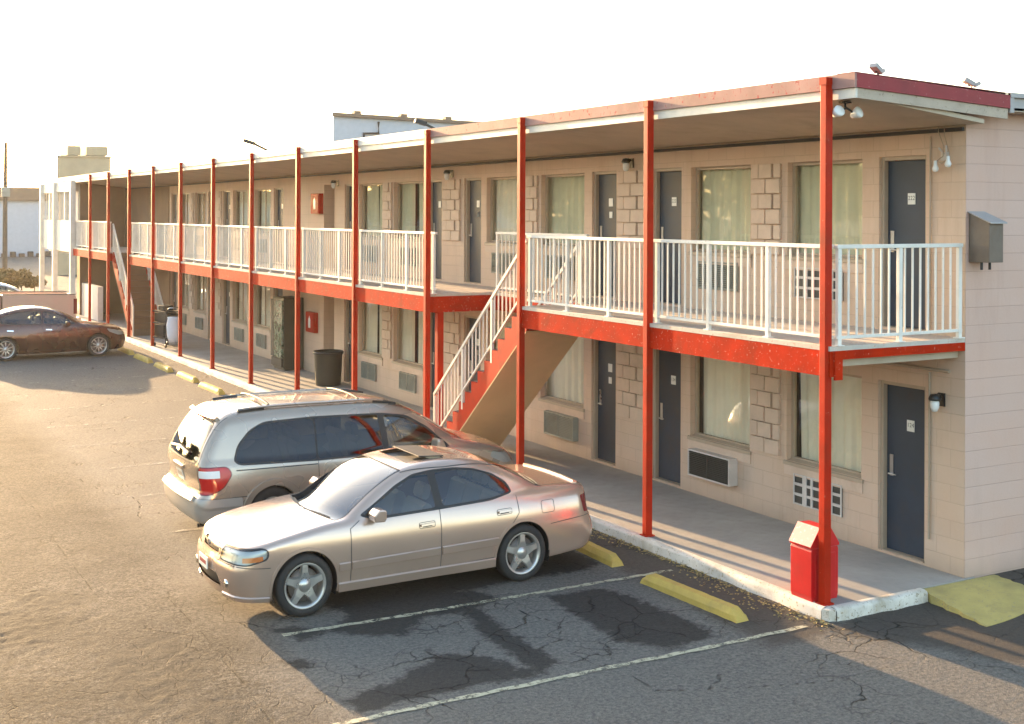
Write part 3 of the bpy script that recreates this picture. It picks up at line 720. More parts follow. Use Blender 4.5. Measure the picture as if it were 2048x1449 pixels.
# balcony slab with its red edge beams; notched where each stair arrives
NOTCH = [(6.86, 10.16), (34.06, 37.4)]
NX = 1.30
b = MB(); segs = [(.0, 6.86), (10.16, 34.06), (37.4, 44.35)]
for a, c in segs: b.box(-.005, WX - .002, a, c, 2.79, FL2)
for a, c in NOTCH: b.box(NX, WX - .002, a + .001, c - .001, 2.79, FL2)
slab = b.build('balcony_slab', M['slab'], motel)
b = MB()
for a, c in segs: b.box(.12, WX - .004, a + .1, c - .1, 2.60, 2.788)
for a, c in NOTCH: b.box(NX + .1, WX - .004, a, c, 2.60, 2.788)
b.build('balcony_soffit', M['soffit'], slab)
b = MB()
for a, c in segs: b.box(.0, .11, a + .001, c - .001, 2.505, 2.787)
for a, c in NOTCH:
    b.box(.112, NX, c, c + .10, 2.50, 2.786); b.box(.112, NX, a - .10, a, 2.50, 2.786); b.box(NX, NX + .09, a + .002, c - .002, 2.52, 2.784)
b.box(.112, WX - .003, .0, .09, 2.69, 2.789)
b.box(.05, .16, -.03, -.001, 2.47, 2.79)
b.build('edge_beam', M['red_beam'], slab)

# support posts
pb = MB(); pb.box(-.050, .050, -.046, .046, 0, 5.79); p0 = pb.build('support_post', M['red'], motel, .006)
bp = MB(); bp.box(-.075, .075, -.07, .07, 0, .018)
bp.build('post_plate', M['red'], p0)
bp = MB(); bp.box(-.058, .058, -.054, .054, 5.72, 5.80); bp.build('post_cap', M['red'], p0)
for k in range(13):
    y = 3.4 * k + (.07 if k == 0 else 0)
    (p0 if k == 0 else dup(p0, motel)).location = (0, y, 0)
q = MB(); q.box(-.06, .06, -.06, .06, 0, 2.50); q.build('support_post', M['red'], motel, .006).location = (.27, 10.24, 0)

# far end bay with cream posts, enclosed upper room
b = MB(); b.box(.28, WX, 44.36, 44.415, .0, 5.5); b.build('stained_panel', M['brownwall'], motel)
b = MB(); b.box(.30, 11, 44.42, 44.60, 2.5, 5.62); b.box(.02, .42, 44.62, 52.2, 2.62, 3.95); b.box(.02, .42, 44.62, 52.2, 5.20, 5.54); b.box(.31, 11, 44.62, 52.2, 2.50, 2.61); b.build('end_bay_wall', M['cream'], motel)
for y in (44.5, 48.7, 52.2):
    b = MB(); b.box(-.10, .10, y - .14, y + .14, -.1, 5.62); b.build('cream_post', M['cream'], motel)
for y in (46.6, 50.4):
    b = MB(); b.box(.04, .2, y - .06, y + .06, 3.952, 5.198); b.build('window_mullion', M['cream'], motel)
b = MB(); b.add([(.14, 44.62, 3.95), (.14, 52.1, 3.95), (.14, 52.1, 5.2), (.14, 44.62, 5.2)], [(0, 1, 2, 3)]); b.build('end_bay_window', M['glass'], motel)
b = MB(); b.box(.25, .28, 44.65, 52, 3.952, 5.198); b.build('end_bay_curtain', M['cloth'], motel)
b = MB(); b.box(1.6, 1.7, 44.42, 52.2, -.2, 2.5); b.build('end_bay_lower_wall', M['ply'], motel)
b = MB(); b.box(WX - .03, WX - .001, 37.0, 44.3, FL2, 5.3); b.box(WX - .03, WX - .001, 36.8, 44.3, 0, 2.5); b.build('stained_panel', M['brownwall'], motel)
b = MB(); b.box(.35, .55, 41.0, 44.3, -.1, 1.35); b.build('low_block_wall', M['cream'], motel)

# ------------------------------------------------------------------ railings: one thing per bay
RZ0, RZ1 = FL2 + .075, 3.96
def make_railing(length, posts, label, spacing=.125):
    """runs along local +y from the origin at floor height"""
    r = empty('balcony_railing', (0, 0, 0), 0, label, 'railing', 'white balcony railings')
    b = MB(); b.box(-.028, .028, 0, length, RZ1 - FL2 - .045, RZ1 - FL2); b.build('top_rail', M['white'], r, .004)
    b = MB(); b.box(-.018, .018, 0, length, RZ0 - FL2, RZ0 - FL2 + .035); b.build('bottom_rail', M['white'], r, .003)
    for y in posts:
        b = MB(); b.box(-.024, .024, y - .027, y + .027, .0, RZ1 - FL2 - .046); b.box(-.05, .05, y - .05, y + .05, -.001, .012); b.build('rail_post', M['white'], r, .003)
    n = max(2, int(round(length / spacing))); src = None
    for i in range(n):
        y = (i + .5) * length / n
        if any(abs(y - p) < .045 for p in posts): continue
        if src is None:
            b = MB(); b.box(-.0095, .0095, -.0095, .0095, RZ0 - FL2 + .036, RZ1 - FL2 - .046); src = b.build('baluster', M['white'], r); src.location = (0, y, 0)
        else:
            c = src.copy(); COL.objects.link(c); c.parent = r; c.location = (0, y, 0)
    return r
where = ['between the corner post and the second red post', 'between the second and third red posts beside the stair head', None,
         'between the fourth and fifth red posts, ending at the stair opening', 'between the fifth and sixth red posts', 'between the sixth and seventh red posts',
         'between the seventh and eighth red posts', 'between the eighth and ninth red posts', 'between the ninth and tenth red posts', 'between the tenth and eleventh red posts',
         None, 'past the far stairs, just beyond their top', 'farthest along, beside the cream end bay']
rail0 = None
for k, wtxt in enumerate(where):
    if wtxt is None: continue
    lab = 'white metal balcony railing ' + wtxt
    if k == 3:
        r = make_railing(3.52, [.10, 1.25, 2.4, 3.49], lab); r.location = (.10, 10.03, FL2)
    elif rail0 is None:
        rail0 = r = make_railing(3.34, [.10, 1.06, 2.17, 3.26], lab); r.location = (.10, .07, FL2)
    else:
        r = dup(rail0, None, (.10, 3.4 * k + .02, FL2)); r['label'] = lab
r = make_railing(2.0, [.04, .98, 1.96], 'white metal railing closing the near end of the balcony against the end wall'); r.location = (.11, .03, FL2); r.rotation_euler = (0, 0, R(-90))
r = make_railing(3.10, [.05, 1.05, 2.1, 3.06], 'plain white railing on the inner side of the stair opening', .14); r.location = (NX + .05, 6.95, FL2)

# ------------------------------------------------------------------ stairs
def make_stairs(label, stepmat='red', treadmat='tread', sidemat='ply'):
    """base at origin, climbs along local -y to the balcony"""
    s = empty('outdoor_staircase', (0, 0, 0), 0, label, 'staircase', 'red steel stairs to the balcony')
    N = 14; rise = FL2 / N; run = 3.26 / N; W = 1.02
    for x in (0.0, W):
        pts = []; 
        for i in range(N):
            pts += [(-i * run, i * rise), (-i * run, (i + 1) * rise)]
        pts += [(-N * run, N * rise), (-N * run, N * rise - .36), (-.28, -.0)]
        # clean outline: saw-tooth top, straight bottom
        b = MB(); b.prism(pts[:-3] + [(-N * run, N * rise - .02), (-N * run, N * rise - .40), (-.34, 0)], x - .025, x + .025, 'x'); b.build('stringer', M['red'], s)
    src = None
    for i in range(N - 1):
        if src is None:
            b = MB(); b.box(.027, W - .027, -run - .01, .02, 0, .035); src = b.build('tread', M[treadmat], s)
            c = src
        else:
            c = src.copy(); COL.objects.link(c); c.parent = s
        c.location = (0, -i * run, (i + 1) * rise - .03)
    src = None
    for i in range(N):
        if src is None:
            b = MB(); b.box(.027, W - .027, -.012, 0, 0, rise - .036); src = c = b.build('riser', M[stepmat], s)
        else:
            c = src.copy(); COL.objects.link(c); c.parent = s
        c.location = (0, -i * run, i * rise)
    sl = (FL2 - .40) / (N * run - .34)
    b = MB(); b.prism([(-.36, -.0), (-N * run, FL2 - .405), (-N * run, FL2 - .43), (-.40, -.0)], -.03, W + .03, 'x'); b.build('underside_panel', M[sidemat], s)
    for x in (-.005, W + .005):
        g = empty('stair_railing', (0, 0, 0)); g.parent = s
        zf = lambda y: -y * rise / run
        ya, yb = .05, -N * run + .02
        b = MB(); b.bar((x, ya + .03, zf(ya) + 1.05), (x, yb, zf(yb) + 1.05), .045, .05); b.build('handrail', M['cream'], g)
        b = MB(); b.bar((x, ya, zf(ya) + .30), (x, yb, zf(yb) + .30), .03, .035); b.build('lower_rail', M['cream'], g)
        for y in (ya - .0, -1.05, -2.1, yb + .05):
            b = MB(); z0 = max(.0, zf(y) - .02) if y < .03 else 0
            b.box(x - .022, x + .022, y - .025, y + .025, z0, zf(y) + 1.03); b.build('rail_post', M['cream'], g)
        n = 25; src = None
        for i in range(1, n):
            y = ya + (yb - ya) * i / n
            if min(abs(y - q) for q in (ya, -1.05, -2.1, yb + .05)) < .05: continue
            if src is None:
                b = MB(); b.box(x - .009, x + .009, -.009, .009, .30, 1.03); c = src = b.build('baluster', M['cream'], g)
            else:
                c = src.copy(); COL.objects.link(c); c.parent = g
            c.location = (0, y, zf(y))
    return s
s1 = make_stairs('red staircase with cream railings rising beside the third and fourth red posts'); s1.location = (.17, 10.14, .0)
s2 = make_stairs('far staircase with pale railings near the cream end bay', 'brownwall', 'brownwall', 'brownwall'); s2.location = (1.19, 34.12, 0); s2.rotation_euler = (0, 0, math.pi)  # far steps take a dark brown that puts their shadow into the colour
# ------------------------------------------------------------------ yellow concrete wheel stops
def wheel_stop():
    b = MB(); L = 1.72; n = 26; vs = []; prof = [(-.088, 0), (-.082, .062), (-.048, .128), (.048, .128), (.082, .062), (.088, 0)]
    for i in range(n + 1):
        u = i / n; y = L * u
        e = min(u, 1 - u) * L; k = min(1, .62 + e / .13 * .38) 
        for px, pz in prof:
            vs.append((px * (1 if pz < .01 else k ** .4) + random.uniform(-.003, .003), y + (.045 * (pz / .128) * (1 if u == 0 else -1 if u == 1 else 0)), pz * (k if pz > .07 else 1) + random.uniform(-.003, .002)))
    m = len(prof)
    fs = [(i * m + k, i * m + k + 1, (i + 1) * m + k + 1, (i + 1) * m + k) for i in range(n) for k in range(m - 1)] + [tuple(range(m)), tuple(range(n * m, n * m + m))[::-1]]
    b.add(vs, fs); o = b.build('wheel_stop', M['yellow']); return o
st = wheel_stop()
stops = ['yellow concrete wheel stop in the empty bay nearest the red bin', 'yellow wheel stop partly hidden behind the tail of the champagne sedan', None, None, 'pale yellow wheel stop just beyond the van roof, first of the far row',
         'pale yellow wheel stop second beyond the van', 'pale yellow wheel stop third beyond the van', 'pale yellow wheel stop fourth beyond the van', 'yellowish wheel stop midway between the van and the maroon sedan', 'yellowish wheel stop seen second before the maroon sedan', 'pale wheel stop next to last before the maroon sedan', 'pale wheel stop in the bay just before the maroon sedan', 'pale wheel stop at the front wheel of the maroon sedan']
first = True
for k, lab in enumerate(stops):
    if lab is None: continue
    o = st if first else dup(st); first = False
    o.location = (-.93 + .03 * math.sin(k * 2.3), .34 + 2.42 * k, GZ + .001); o.rotation_euler = (0, 0, R((1.8, -2.5, 1, 0, 1, -1, .6, -.5, 1, 0, -1, 1, 0)[k]))
    tag(o, lab, 'wheel stop', 'wheel stops along the kerb')

# ------------------------------------------------------------------ red litter bin at the corner post
t = empty('litter_bin', (-.10, .16, 0), 0, 'bright red square litter bin with a pale-sided hooded lid behind the corner post', 'litter bin')
b = MB(); w, d, h = .40, .36, .585
b.prism([(.015, .0), (w - .015, 0), (w, .06), (w, h - .03), (w - .01, h), (.01, h), (0, h - .03), (0, .06)], .012, d - .012, 'y')
for y0, y1 in ((0, .011), (d - .011, d)): b.prism([(.05, .05), (w - .05, .05), (w - .05, h - .06), (.05, h - .06)], y0, y1, 'y')
b.build('bin_body', M['red_bin'], t, .008)
b = MB(); b.prism([(-.012, h + .003), (w + .012, h + .003), (w + .012, h + .035), (w * .70, h + .225), (w * .30, h + .225), (-.012, h + .035)], .008, d - .008, 'y'); b.build('bin_hood', M['red_bin'], t, .006)
b = MB()
b.add([(-.016, .004, h + .038), (-.016, d - .004, h + .038), (w * .30 - .004, d - .004, h + .231), (w * .30 - .004, .004, h + .231)], [(0, 1, 2, 3)])
b.add([(-.022, .004, h + .030), (-.022, d - .004, h + .030), (w * .30 - .008, d - .004, h + .229), (w * .30 - .008, .004, h + .229)], [(3, 2, 1, 0)])
b.add([(-.016, .004, h + .038), (-.016, d - .004, h + .038), (-.022, d - .004, h + .030), (-.022, .004, h + .030)], [(0, 1, 2, 3)])
b.build('bin_flap', M['bin_lid'], t)  # paler pink sheet along the left slope of the hood

# dark drum outside the breezeway
t = empty('rubbish_drum', (1.62, 19.25, 0), 0, 'large dark brown round rubbish drum on the walkway by the breezeway', 'rubbish bin')
b = MB(); b.lathe([(0, .0), (.30, 0), (.315, .03), (.335, .40), (.35, .78), (.36, .80), (.36, .84), (.335, .85), (.325, .77), (.30, .1), (0, .08)], n=32); b.build('drum_body', M['binblack'], t)
b = MB(); b.lathe([(.36, .78), (.382, .785), (.386, .835), (.36, .86), (.335, .855)], n=32); b.build('drum_rim', M['black'], t)

# fire extinguisher cabinets
def cabinet(loc, lab):
    t = empty('extinguisher_cabinet', loc, 0, lab, 'cabinet', 'red extinguisher cabinets')
    b = MB(); b.box(-.12, 0, 0, .62, 0, .54); b.build('cabinet_box', M['red'], t, .006)
    b = MB(); b.box(-.136, -.121, .03, .59, .03, .51); b.build('cabinet_door', M['red'], t, .004)
    b = MB(); b.lathe([(0, .12), (.075, .12), (.08, .15), (.08, .34), (.05, .39), (.02, .40), (.02, .44), (0, .44)], (-.145, .30, 0), n=16); b.v = [(-.1375 + (v[0] + .145) * .06, v[1], v[2]) for v in b.v]; b.build('extinguisher_emblem', M['lamp_white'], t)
    return t
cabinet((WX - .001, 21.0, 4.28), 'red extinguisher cabinet on the upper wall beside the breezeway')
cabinet((WX - .001, 21.35, 1.10), 'red extinguisher cabinet on the ground floor wall above the dark drum')

# drinks machine
t = empty('drinks_machine', (1.50, 22.40, 0), 0, 'tall dark drinks vending machine with a pale green front on the walkway', 'vending machine')
b = MB(); b.box(.06, .62, 0, .95, .06, 1.98); b.box(.1, .58, .05, .9, 0, .06); b.build('machine_cabinet', paint('olive_black_enamel', (.045, .045, .032), .5, .2), t, .01)
tt = NT('vending_graphic'); p = tt.pos(); v = tt.noise(p, 3.2, 4, .6, 2.5)
gr = tt.done(tt.principled(tt.ramp(v, [(.36, (.006, .012, .007)), (.47, (.05, .11, .06)), (.55, (.24, .28, .22)), (.62, (.09, .06, .04)), (.72, (.25, .2, .14))]), .25))
b = MB(); b.box(.0, .058, .02, .66, .35, 1.92); b.build('display_panel', gr, t, .008)
b = MB(); b.box(.0, .058, .68, .93, .35, 1.92); b.box(-.012, -.001, .74, .87, 1.1, 1.35); b.build('coin_panel', M['dark'], t, .006)
b = MB(); b.box(.01, .058, .06, .90, .10, .32); b.build('dispensing_flap', M['dark'], t, .006)

# ------------------------------------------------------------------ lamps
def wall_lamp(loc, lab, lit=False):
    t = empty('wall_lamp', loc, 0, lab, 'wall lamp', 'lamps on the motel wall')
    b = MB(); b.box(-.02, -.001, -.05, .05, -.07, .09); b.tube([(-.02, 0, .05), (-.08, 0, .08), (-.13, 0, .05)], .012, 8); b.lathe([(.0, .10), (.05, .09), (.075, .04), (.07, .02), (.0, .02)], (-.13, 0, -.01), n=16); b.build('lamp_bracket', M['black'], t)
    b = MB(); b.lathe([(0, -.13), (.03, -.125), (.052, -.08), (.055, -.02), (.045, .01), (0, .012)], (-.13, 0, 0), n=16); b.build('lamp_globe', M['lamp_white'], t)
    return t
for (y, z, lab) in [(.34, 2.06, 'black lantern with a clear globe beside the lower near door'), (6.84, 2.36, 'pale wall lamp under the balcony between the second and third lower doors'),
                    (6.84, 5.13, 'round wall lamp above the block panel between two upper blue doors'), (13.45, 2.40, 'wall lamp on the lower block panel behind the staircase'),
                    (13.45, 5.13, 'wall lamp on the upper block panel over the stair opening'), (19.95, 5.06, 'white wall lamp on the upper column beside the breezeway'), (30.55, 2.36, 'wall lamp on the lower wall near the laundry cart')]:
    wall_lamp((WX, y, z), lab)
t = empty('twin_floodlight', (.24, .03, 5.545), 0, 'twin white floodlight hanging under the roof corner by the near post', 'floodlight')
b = MB(); b.box(-.06, .06, -.04, .04, -.02, .0); b.tube([(0, 0, -.02), (-.02, -.02, -.08), (-.13, -.02, -.12)], .012, 8); b.tube([(0, 0, -.06), (.10, -.02, -.12)], .012, 8); b.build('bracket', M['dark'], t)
for x, dx in ((-.15, -.35), (.13, .45)):
    Mx = Matrix.Translation((x, -.03, -.13)) @ Matrix.Rotation(dx, 4, 'Y') @ Matrix.Rotation(1.15, 4, 'X')
    q = MB(); q.lathe([(0, -.06), (.03, -.06), (.04, -.03), (.062, .02), (.066, .05), (.055, .058), (0, .064)], n=18)
    q.v = [tuple(Mx @ Vector(p)) for p in q.v]; q.build('lamp_head', M['lamp_white'], t)
t = empty('broken_lamp', (WX, .30, 5.0), 0, 'broken lamp fixture with dangling wires on the upper wall by the near door', 'lamp')
b = MB(); b.tube([(-.02, .10, .52), (-.05, .07, .3), (-.06, -.02, .12), (-.05, 0, .0)], .006, 6); b.tube([(-.02, .0, .52), (-.05, -.02, .25), (-.05, -.09, .05)], .006, 6); b.tube([(-.05, 0, 0), (-.09, .06, -.06), (-.09, -.02, -.09), (-.08, -.11, -.03)], .008, 6); b.build('wiring', M['frame'], t)
b = MB(); b.box(-.03, -.002, -.05, .05, -.05, .05); b.tube([(-.03, .0, .02), (-.10, .02, .10)], .012, 8); b.tube([(-.03, -.03, .0), (-.1, -.09, .12)], .012, 8); b.build('junction_box', M['acwhite'], t)
for y, z in ((.07, -.10), (-.12, -.05)):
    b = MB(); b.lathe([(0, .05), (.02, .045), (.022, .0), (.042, -.05), (.03, -.08), (0, -.09)], (-.10, y, z), n=12); b.build('bulb', M['lamp_white'], t)

def roof_flood(loc, rz, lab, s=1.0):
    t = empty('roof_floodlight', loc, rz, lab, 'floodlight', 'small floodlights on the roof edge'); t.scale = (s, s, s)
    b = MB(); b.box(-.06, .06, -.05, .05, 0, .012); b.bar((0, 0, .012), (0, 0, .09), .025); b.bar((-.07, 0, .09), (.07, 0, .09), .02); b.build('bracket', M['black'], t)
    b = MB(); Mx = Matrix.Translation((-.05, 0, .135)) @ Matrix.Rotation(.5, 4, 'Y'); b.box(-.10, .09, -.07, .07, -.035, .04, M=Mx); b.build('lamp_head', M['greyfascia'], t, .008)
    b = MB(); Mx = Matrix.Translation((.09, .0, .10)) @ Matrix.Rotation(-.5, 4, 'Y'); b.box(-.05, .06, -.04, .04, -.03, .03, M=Mx); b.build('lamp_hood', M['greyfascia'], t, .006)
roof_flood((.46, -.24, 5.80), .2, 'small grey floodlight on the red roof edge, nearer the corner post', .7)
roof_flood((1.95, -.24, 5.735), -.4, 'small grey floodlight on the roof where red and grey edging meet', .7)
def roof_arm(loc, L, lab):
    t = empty('roof_lamp_arm', loc, 0, lab, 'roof lamp', 'lamp arms leaning over the roof edge')
    b = MB(); b.tube([(.35 * L, 0, 0), (.2 * L, -.02, .10 * L), (-.30 * L, .05, .34 * L)], .035 * L ** .5, 8); b.box(.25 * L, .5 * L, -.08, .08, -.06, .02); b.build('arm', M['binblack'], t)
    b = MB(); b.bar((-.22 * L, .04, .315 * L), (-.58 * L, .08, .42 * L), .16 * L ** .5, .08); b.build('lamp_head', M['dark'], t, .01)
roof_arm((.45, 20.9, 5.80), .85, 'dark lamp arm leaning over the roof above the seventh red post')
roof_arm((.60, 11.2, 5.80), .60, 'dark slanted lamp arm on the roof above the fourth red post')

# meter box on the end wall
t = empty('meter_box', (2.19, -.002, 3.74), 0, 'rusty grey electrical box with a sloping lid on the end wall', 'electrical box')
b = MB(); b.prism([(-.30, 0), (-.004, 0), (-.004, .58), (-.30, .47)], 0, .24, 'x'); b.build('box_body', paint('rusty_box_paint', (.15, .11, .08), .6, .2, dirt=(.13, .075, .04), dirtamt=.7, scale=5), t, .006)
b = MB(); b.prism([(-.335, .452), (-.002, .585), (-.002, .60), (-.335, .47)], -.02, .27, 'x'); b.build('box_lid', M['greyfascia'], t, .004)
b = MB(); 
for x in (.05, .19): b.tube([(x, -.15, .0), (x, -.15, -.09)], .016, 8)
b.build('conduit_stub', M['dark'], t)
b = MB()
for z in (.15, .28, .40): b.tube([(.241, -.2, z), (.262, -.2, z)], .012, 8); 
b.build('hinge', M['dark'], t)

# laundry cart by the far posts
t = empty('laundry_cart', (.35, 30.2, 0), .2, 'housekeeping cart with dark trays and a white laundry bag under the balcony', 'cart')
b = MB()
for z in (.28, .75, 1.12): b.box(-.28, .28, -.5, .5, z, z + .03)
for x in (-.26, .26):
    for y in (-.48, .48): b.bar((x, y, .12), (x, y, 1.25), .03)
b.build('cart_frame', M['dark'], t)
b = MB(); b.box(-.2, .2, -.45, .45, .79, 1.08); b.box(-.2, .2, -.2, .45, .32, .70); b.box(-.15, .18, -.1, .3, 1.16, 1.32); b.build('supplies', M['black'], t, .02)
b = MB(); b.lathe([(0, .20), (.16, .22), (.22, .4), (.24, .75), (.20, .95), (.21, 1.0), (.0, 1.0)], (-.1, -.74, 0), n=20); b.build('laundry_bag', M['cloth'], t)
b = MB(); b.tube([(-.2, -.5, 1.22), (-.2, -.62, 1.28), (.2, -.62, 1.28), (.2, -.5, 1.22)], .02, 8); b.build('cart_handle', M['steel'], t)
for x, y in ((-.22, -.4), (.22, -.4), (-.22, .4), (.22, .4)):
    b = MB(); b.lathe([(0, -.02), (.06, -.02), (.06, .02), (0, .02)], (x, y, .06), axis='x', n=14); b.build('castor', M['black'], t)

# ------------------------------------------------------------------ beyond the motel
t = empty('metal_shed', (21.6, 70, 0), R(0), 'blue grey metal building with a dark roof edge rising behind the motel roof', 'building')
def wedge(b, x0, x1, y0, y1, slant, za0, za1, zb0, zb1):
    vs = [(x0, y0, za0), (x1, y0, za1), (x1, y1, za1), (x0 + slant, y1, za0), (x0, y0, zb0), (x1, y0, zb1), (x1, y1, zb1), (x0 + slant, y1, zb0)]
    b.add(vs, [(0, 3, 2, 1), (4, 5, 6, 7), (0, 1, 5, 4), (1, 2, 6, 5), (2, 3, 7, 6), (3, 0, 4, 7)])
b = MB(); wedge(b, 0, 40, 0, 25, 12, 0, 0, 10.95, 10.3); b.build('wall', M['bluewall'], t)
b = MB(); wedge(b, -.2, 40.2, -.3, 25.3, 12.2, 10.96, 10.31, 11.2, 10.55); b.build('roof', M['brownband'], t)
for x in (1.5, 5, 8.5, 13):
    b = MB(); b.box(x, x + .5, -.1, .4, 11.2 - x * .0162, 11.42 - x * .0162); b.build('roof_cap', M['brownband'], t)
b = MB(); b.tube([(3.3, -.12, 10.7), (3.3, -.12, 9.9), (2.2, -.12, 9.85), (2.2, -.12, 8.7), (1.2, -.12, 8.6), (.9, -.12, 8.2)], .09, 8); b.build('downpipe', M['dark'], t)
t = empty('tan_rooftop_building', (5.3, 80, 0), 0, 'tan building with two boxy units on top showing over the far roof', 'building')
b = MB(); wedge(b, .05, 3.6, 0, 6, 1.3, 0, 0, 8.15, 8.15); b.build('wall', M['tanbox'], t)
b = MB(); wedge(b, 0, 3.7, -.1, 6.1, 1.3, 8.151, 8.151, 8.25, 8.25); b.build('roof_slab', M['tanbox'], t)
for x0, x1 in ((.75, 1.62), (2.0, 3.45)):
    b = MB(); b.box(x0, x1, .2, 3, 8.301, 8.95); b.box(x0 + .05, x1 - .05, .18, .199, 8.42, 8.82); b.build('rooftop_unit', M['tanbox'], t, .02)
t = empty('warehouse', (-60, 120, 0), 0, 'long blue grey warehouse with a brown roof band at the far left', 'building')
b = MB(); b.box(0, 74, 0, 30, -.3, 5.45); b.build('wall', M['bluewall'], t)
b = MB(); b.box(-.3, 74.3, -.4, 30.4, 5.451, 6.75); b.build('roof_band', M['brownband'], t)
for i in range(16):
    b = MB(); b.box(62 + i * .8, 62.5 + i * .8, -1.2, -.6, -.1, .42 + .1 * math.sin(i * 3)); o = b.build('tyre_bollard', M['dark'], None, .05); o.location = (-60, 120, 0)
    tag(o, 'dark low block in the row at the foot of the far blue warehouse', 'bollard', 'dark blocks along the warehouse wall')
t = empty('utility_pole', (1.35, 75, 0), 0, 'tall bare wooden utility pole in front of the blue warehouse', 'utility pole')
b = MB(); b.tube([(0, 0, -.2), (0, 0, 4), (.02, 0, 8.75)], [.16, .14, .10], 12); b.build('pole', M['bark'], t)
b = MB(); b.box(-.25, .25, -.3, -.16, 5.3, 5.9); b.build('pole_box', M['acgrey'], t)

def leaf_cloud(n, centers, size, seed, ratio=.5):
    r = np.random.default_rng(seed); vs = []; fs = []
    C = np.array([c[:3] for c in centers]); Rr = np.array([c[3] for c in centers]); pr = Rr ** 2 / (Rr ** 2).sum()
    idx = r.choice(len(C), n, p=pr)
    d = r.normal(size=(n, 3)); d /= np.linalg.norm(d, axis=1)[:, None]
    rad = Rr[idx] * (.45 + .6 * r.random(n) ** .6)
    P = C[idx] + d * rad[:, None] * np.array([1, 1, .8])
    a = r.normal(size=(n, 3)); a /= np.linalg.norm(a, axis=1)[:, None]; b = np.cross(a, r.normal(size=(n, 3))); b /= np.linalg.norm(b, axis=1)[:, None]
    s = size * (.6 + .8 * r.random(n))[:, None]
    V = np.stack([P - a * s, P + b * s * ratio, P + a * s, P - b * s * ratio], 1).reshape(-1, 3)
    F = np.arange(4 * n).reshape(-1, 4)
    return V, F
def np_mesh(name, V, F, mat, parent=None):
    me = bpy.data.meshes.new(name); k = F.shape[1]
    me.vertices.add(len(V)); me.vertices.foreach_set('co', V.astype(np.float32).ravel())
    me.loops.add(F.size); me.loops.foreach_set('vertex_index', F.astype(np.int32).ravel())
    me.polygons.add(len(F)); me.polygons.foreach_set('loop_start', np.arange(len(F), dtype=np.int32) * k)
    me.update(); me.materials.append(mat)
    o = bpy.data.objects.new(name, me); return link(o, parent)
def tree(name, loc, h, spread, n, leaf, mat, lab, cat, group, seed, trunk=True, size=.22):
    r = random.Random(seed)
    t = empty(name, loc, 0, lab, cat, group)
    b = MB(); tips = []
    b.tube([(0, 0, -.2), (.03 * h, 0, h * .25), (.01 * h, .02 * h, h * .5), (0, 0, h * .8)], [.035 * h, .026 * h, .018 * h, .006 * h], 9)
    cs = []
    for i in range(11):
        a = i * 2.4 + r.uniform(-.4, .4); z = h * r.uniform(.42, .88); rr = spread * r.uniform(.35, .85) * (1.15 - z / h * .6)
        p = (rr * math.cos(a), rr * math.sin(a), z); z0 = z - h * .15
        b.tube([(0, 0, z0 * .8), (p[0] * .5, p[1] * .5, z0 + .03 * h), p], [.012 * h, .008 * h, .003 * h], 6)
        cs.append((*p, spread * r.uniform(.28, .48)))
    b.build('trunk', M['bark'], t)
    V, F = leaf_cloud(n, cs, size, seed); np_mesh('crown', V, F, mat, t)
for i, (x, y, h, s) in enumerate([(-.6, 60, 1.5, .9), (.4, 61.5, 1.3, .9), (-1.8, 61, 1.4, 1.0), (1.3, 63, .9, .7)]):
    tree('dry_bush', (x, y, GZ), h, s, 1500, .1, M['shrub'], ['brown dry bush at the left edge behind the white car', 'brown dry bush just right of the white car roof', 'dry bush cut by the left frame edge', 'small low dry bush beside the cream end bay'][i], 'bush', 'dry bushes by the far lot', 40 + i, size=.10)
# trees across the lot, seen only as reflections in the upper windows and car glass
for i, (x, y, h) in enumerate([(-27, 14, 9), (-29, 24, 10), (-28, 35, 9.5), (-31, 46, 11), (-29, 58, 10), (-33, 72, 11), (-30, 88, 10)]):
    tree('shade_tree', (x, y, GZ), h, h * .42, 2600, .34, M['leaf'], 'green leafy tree across the lot, seen only mirrored in the motel windows', 'tree', 'trees across the lot', 60 + i, size=.34)
# ------------------------------------------------------------------ cars: smooth implicit bodies, cut into panels
ZS = 1.05
def spline(pts):
    """natural cubic through (x, y) knots, linear outside"""
    x = np.array([p[0] for p in pts], float); y = np.array([p[1] for p in pts], float); n = len(x); h = np.diff(x)
    A = np.eye(n); r = np.zeros(n)
    for i in range(1, n - 1):
        A[i, i - 1] = h[i - 1]; A[i, i] = 2 * (h[i - 1] + h[i]); A[i, i + 1] = h[i]; r[i] = 6 * ((y[i + 1] - y[i]) / h[i] - (y[i] - y[i - 1]) / h[i - 1])
    m = np.linalg.solve(A, r)
    def f(t):
        t = np.asarray(t, float); tc = np.clip(t, x[0], x[-1]); k = np.clip(np.searchsorted(x, tc) - 1, 0, n - 2)
        a = (x[k + 1] - tc) / h[k]; b = (tc - x[k]) / h[k]
        v = a * y[k] + b * y[k + 1] + ((a ** 3 - a) * m[k] + (b ** 3 - b) * m[k + 1]) * h[k] ** 2 / 6
        s0 = (y[1] - y[0]) / h[0] - h[0] * (2 * m[0] + m[1]) / 6; s1 = (y[-1] - y[-2]) / h[-1] + h[-1] * (m[-2] + 2 * m[-1]) / 6
        return v + np.where(t < x[0], (t - x[0]) * s0, 0) + np.where(t > x[-1], (t - x[-1]) * s1, 0)
    return f
def lin(pts):
    x = [p[0] for p in pts]; y = [p[1] for p in pts]
    return lambda t: np.interp(t, x, y)
def smax(a, b, k):
    h = np.maximum(k - np.abs(a - b), 0) / k; return np.maximum(a, b) + h * h * k * .25
def smin(a, b, k): return -smax(-a, -b, k)

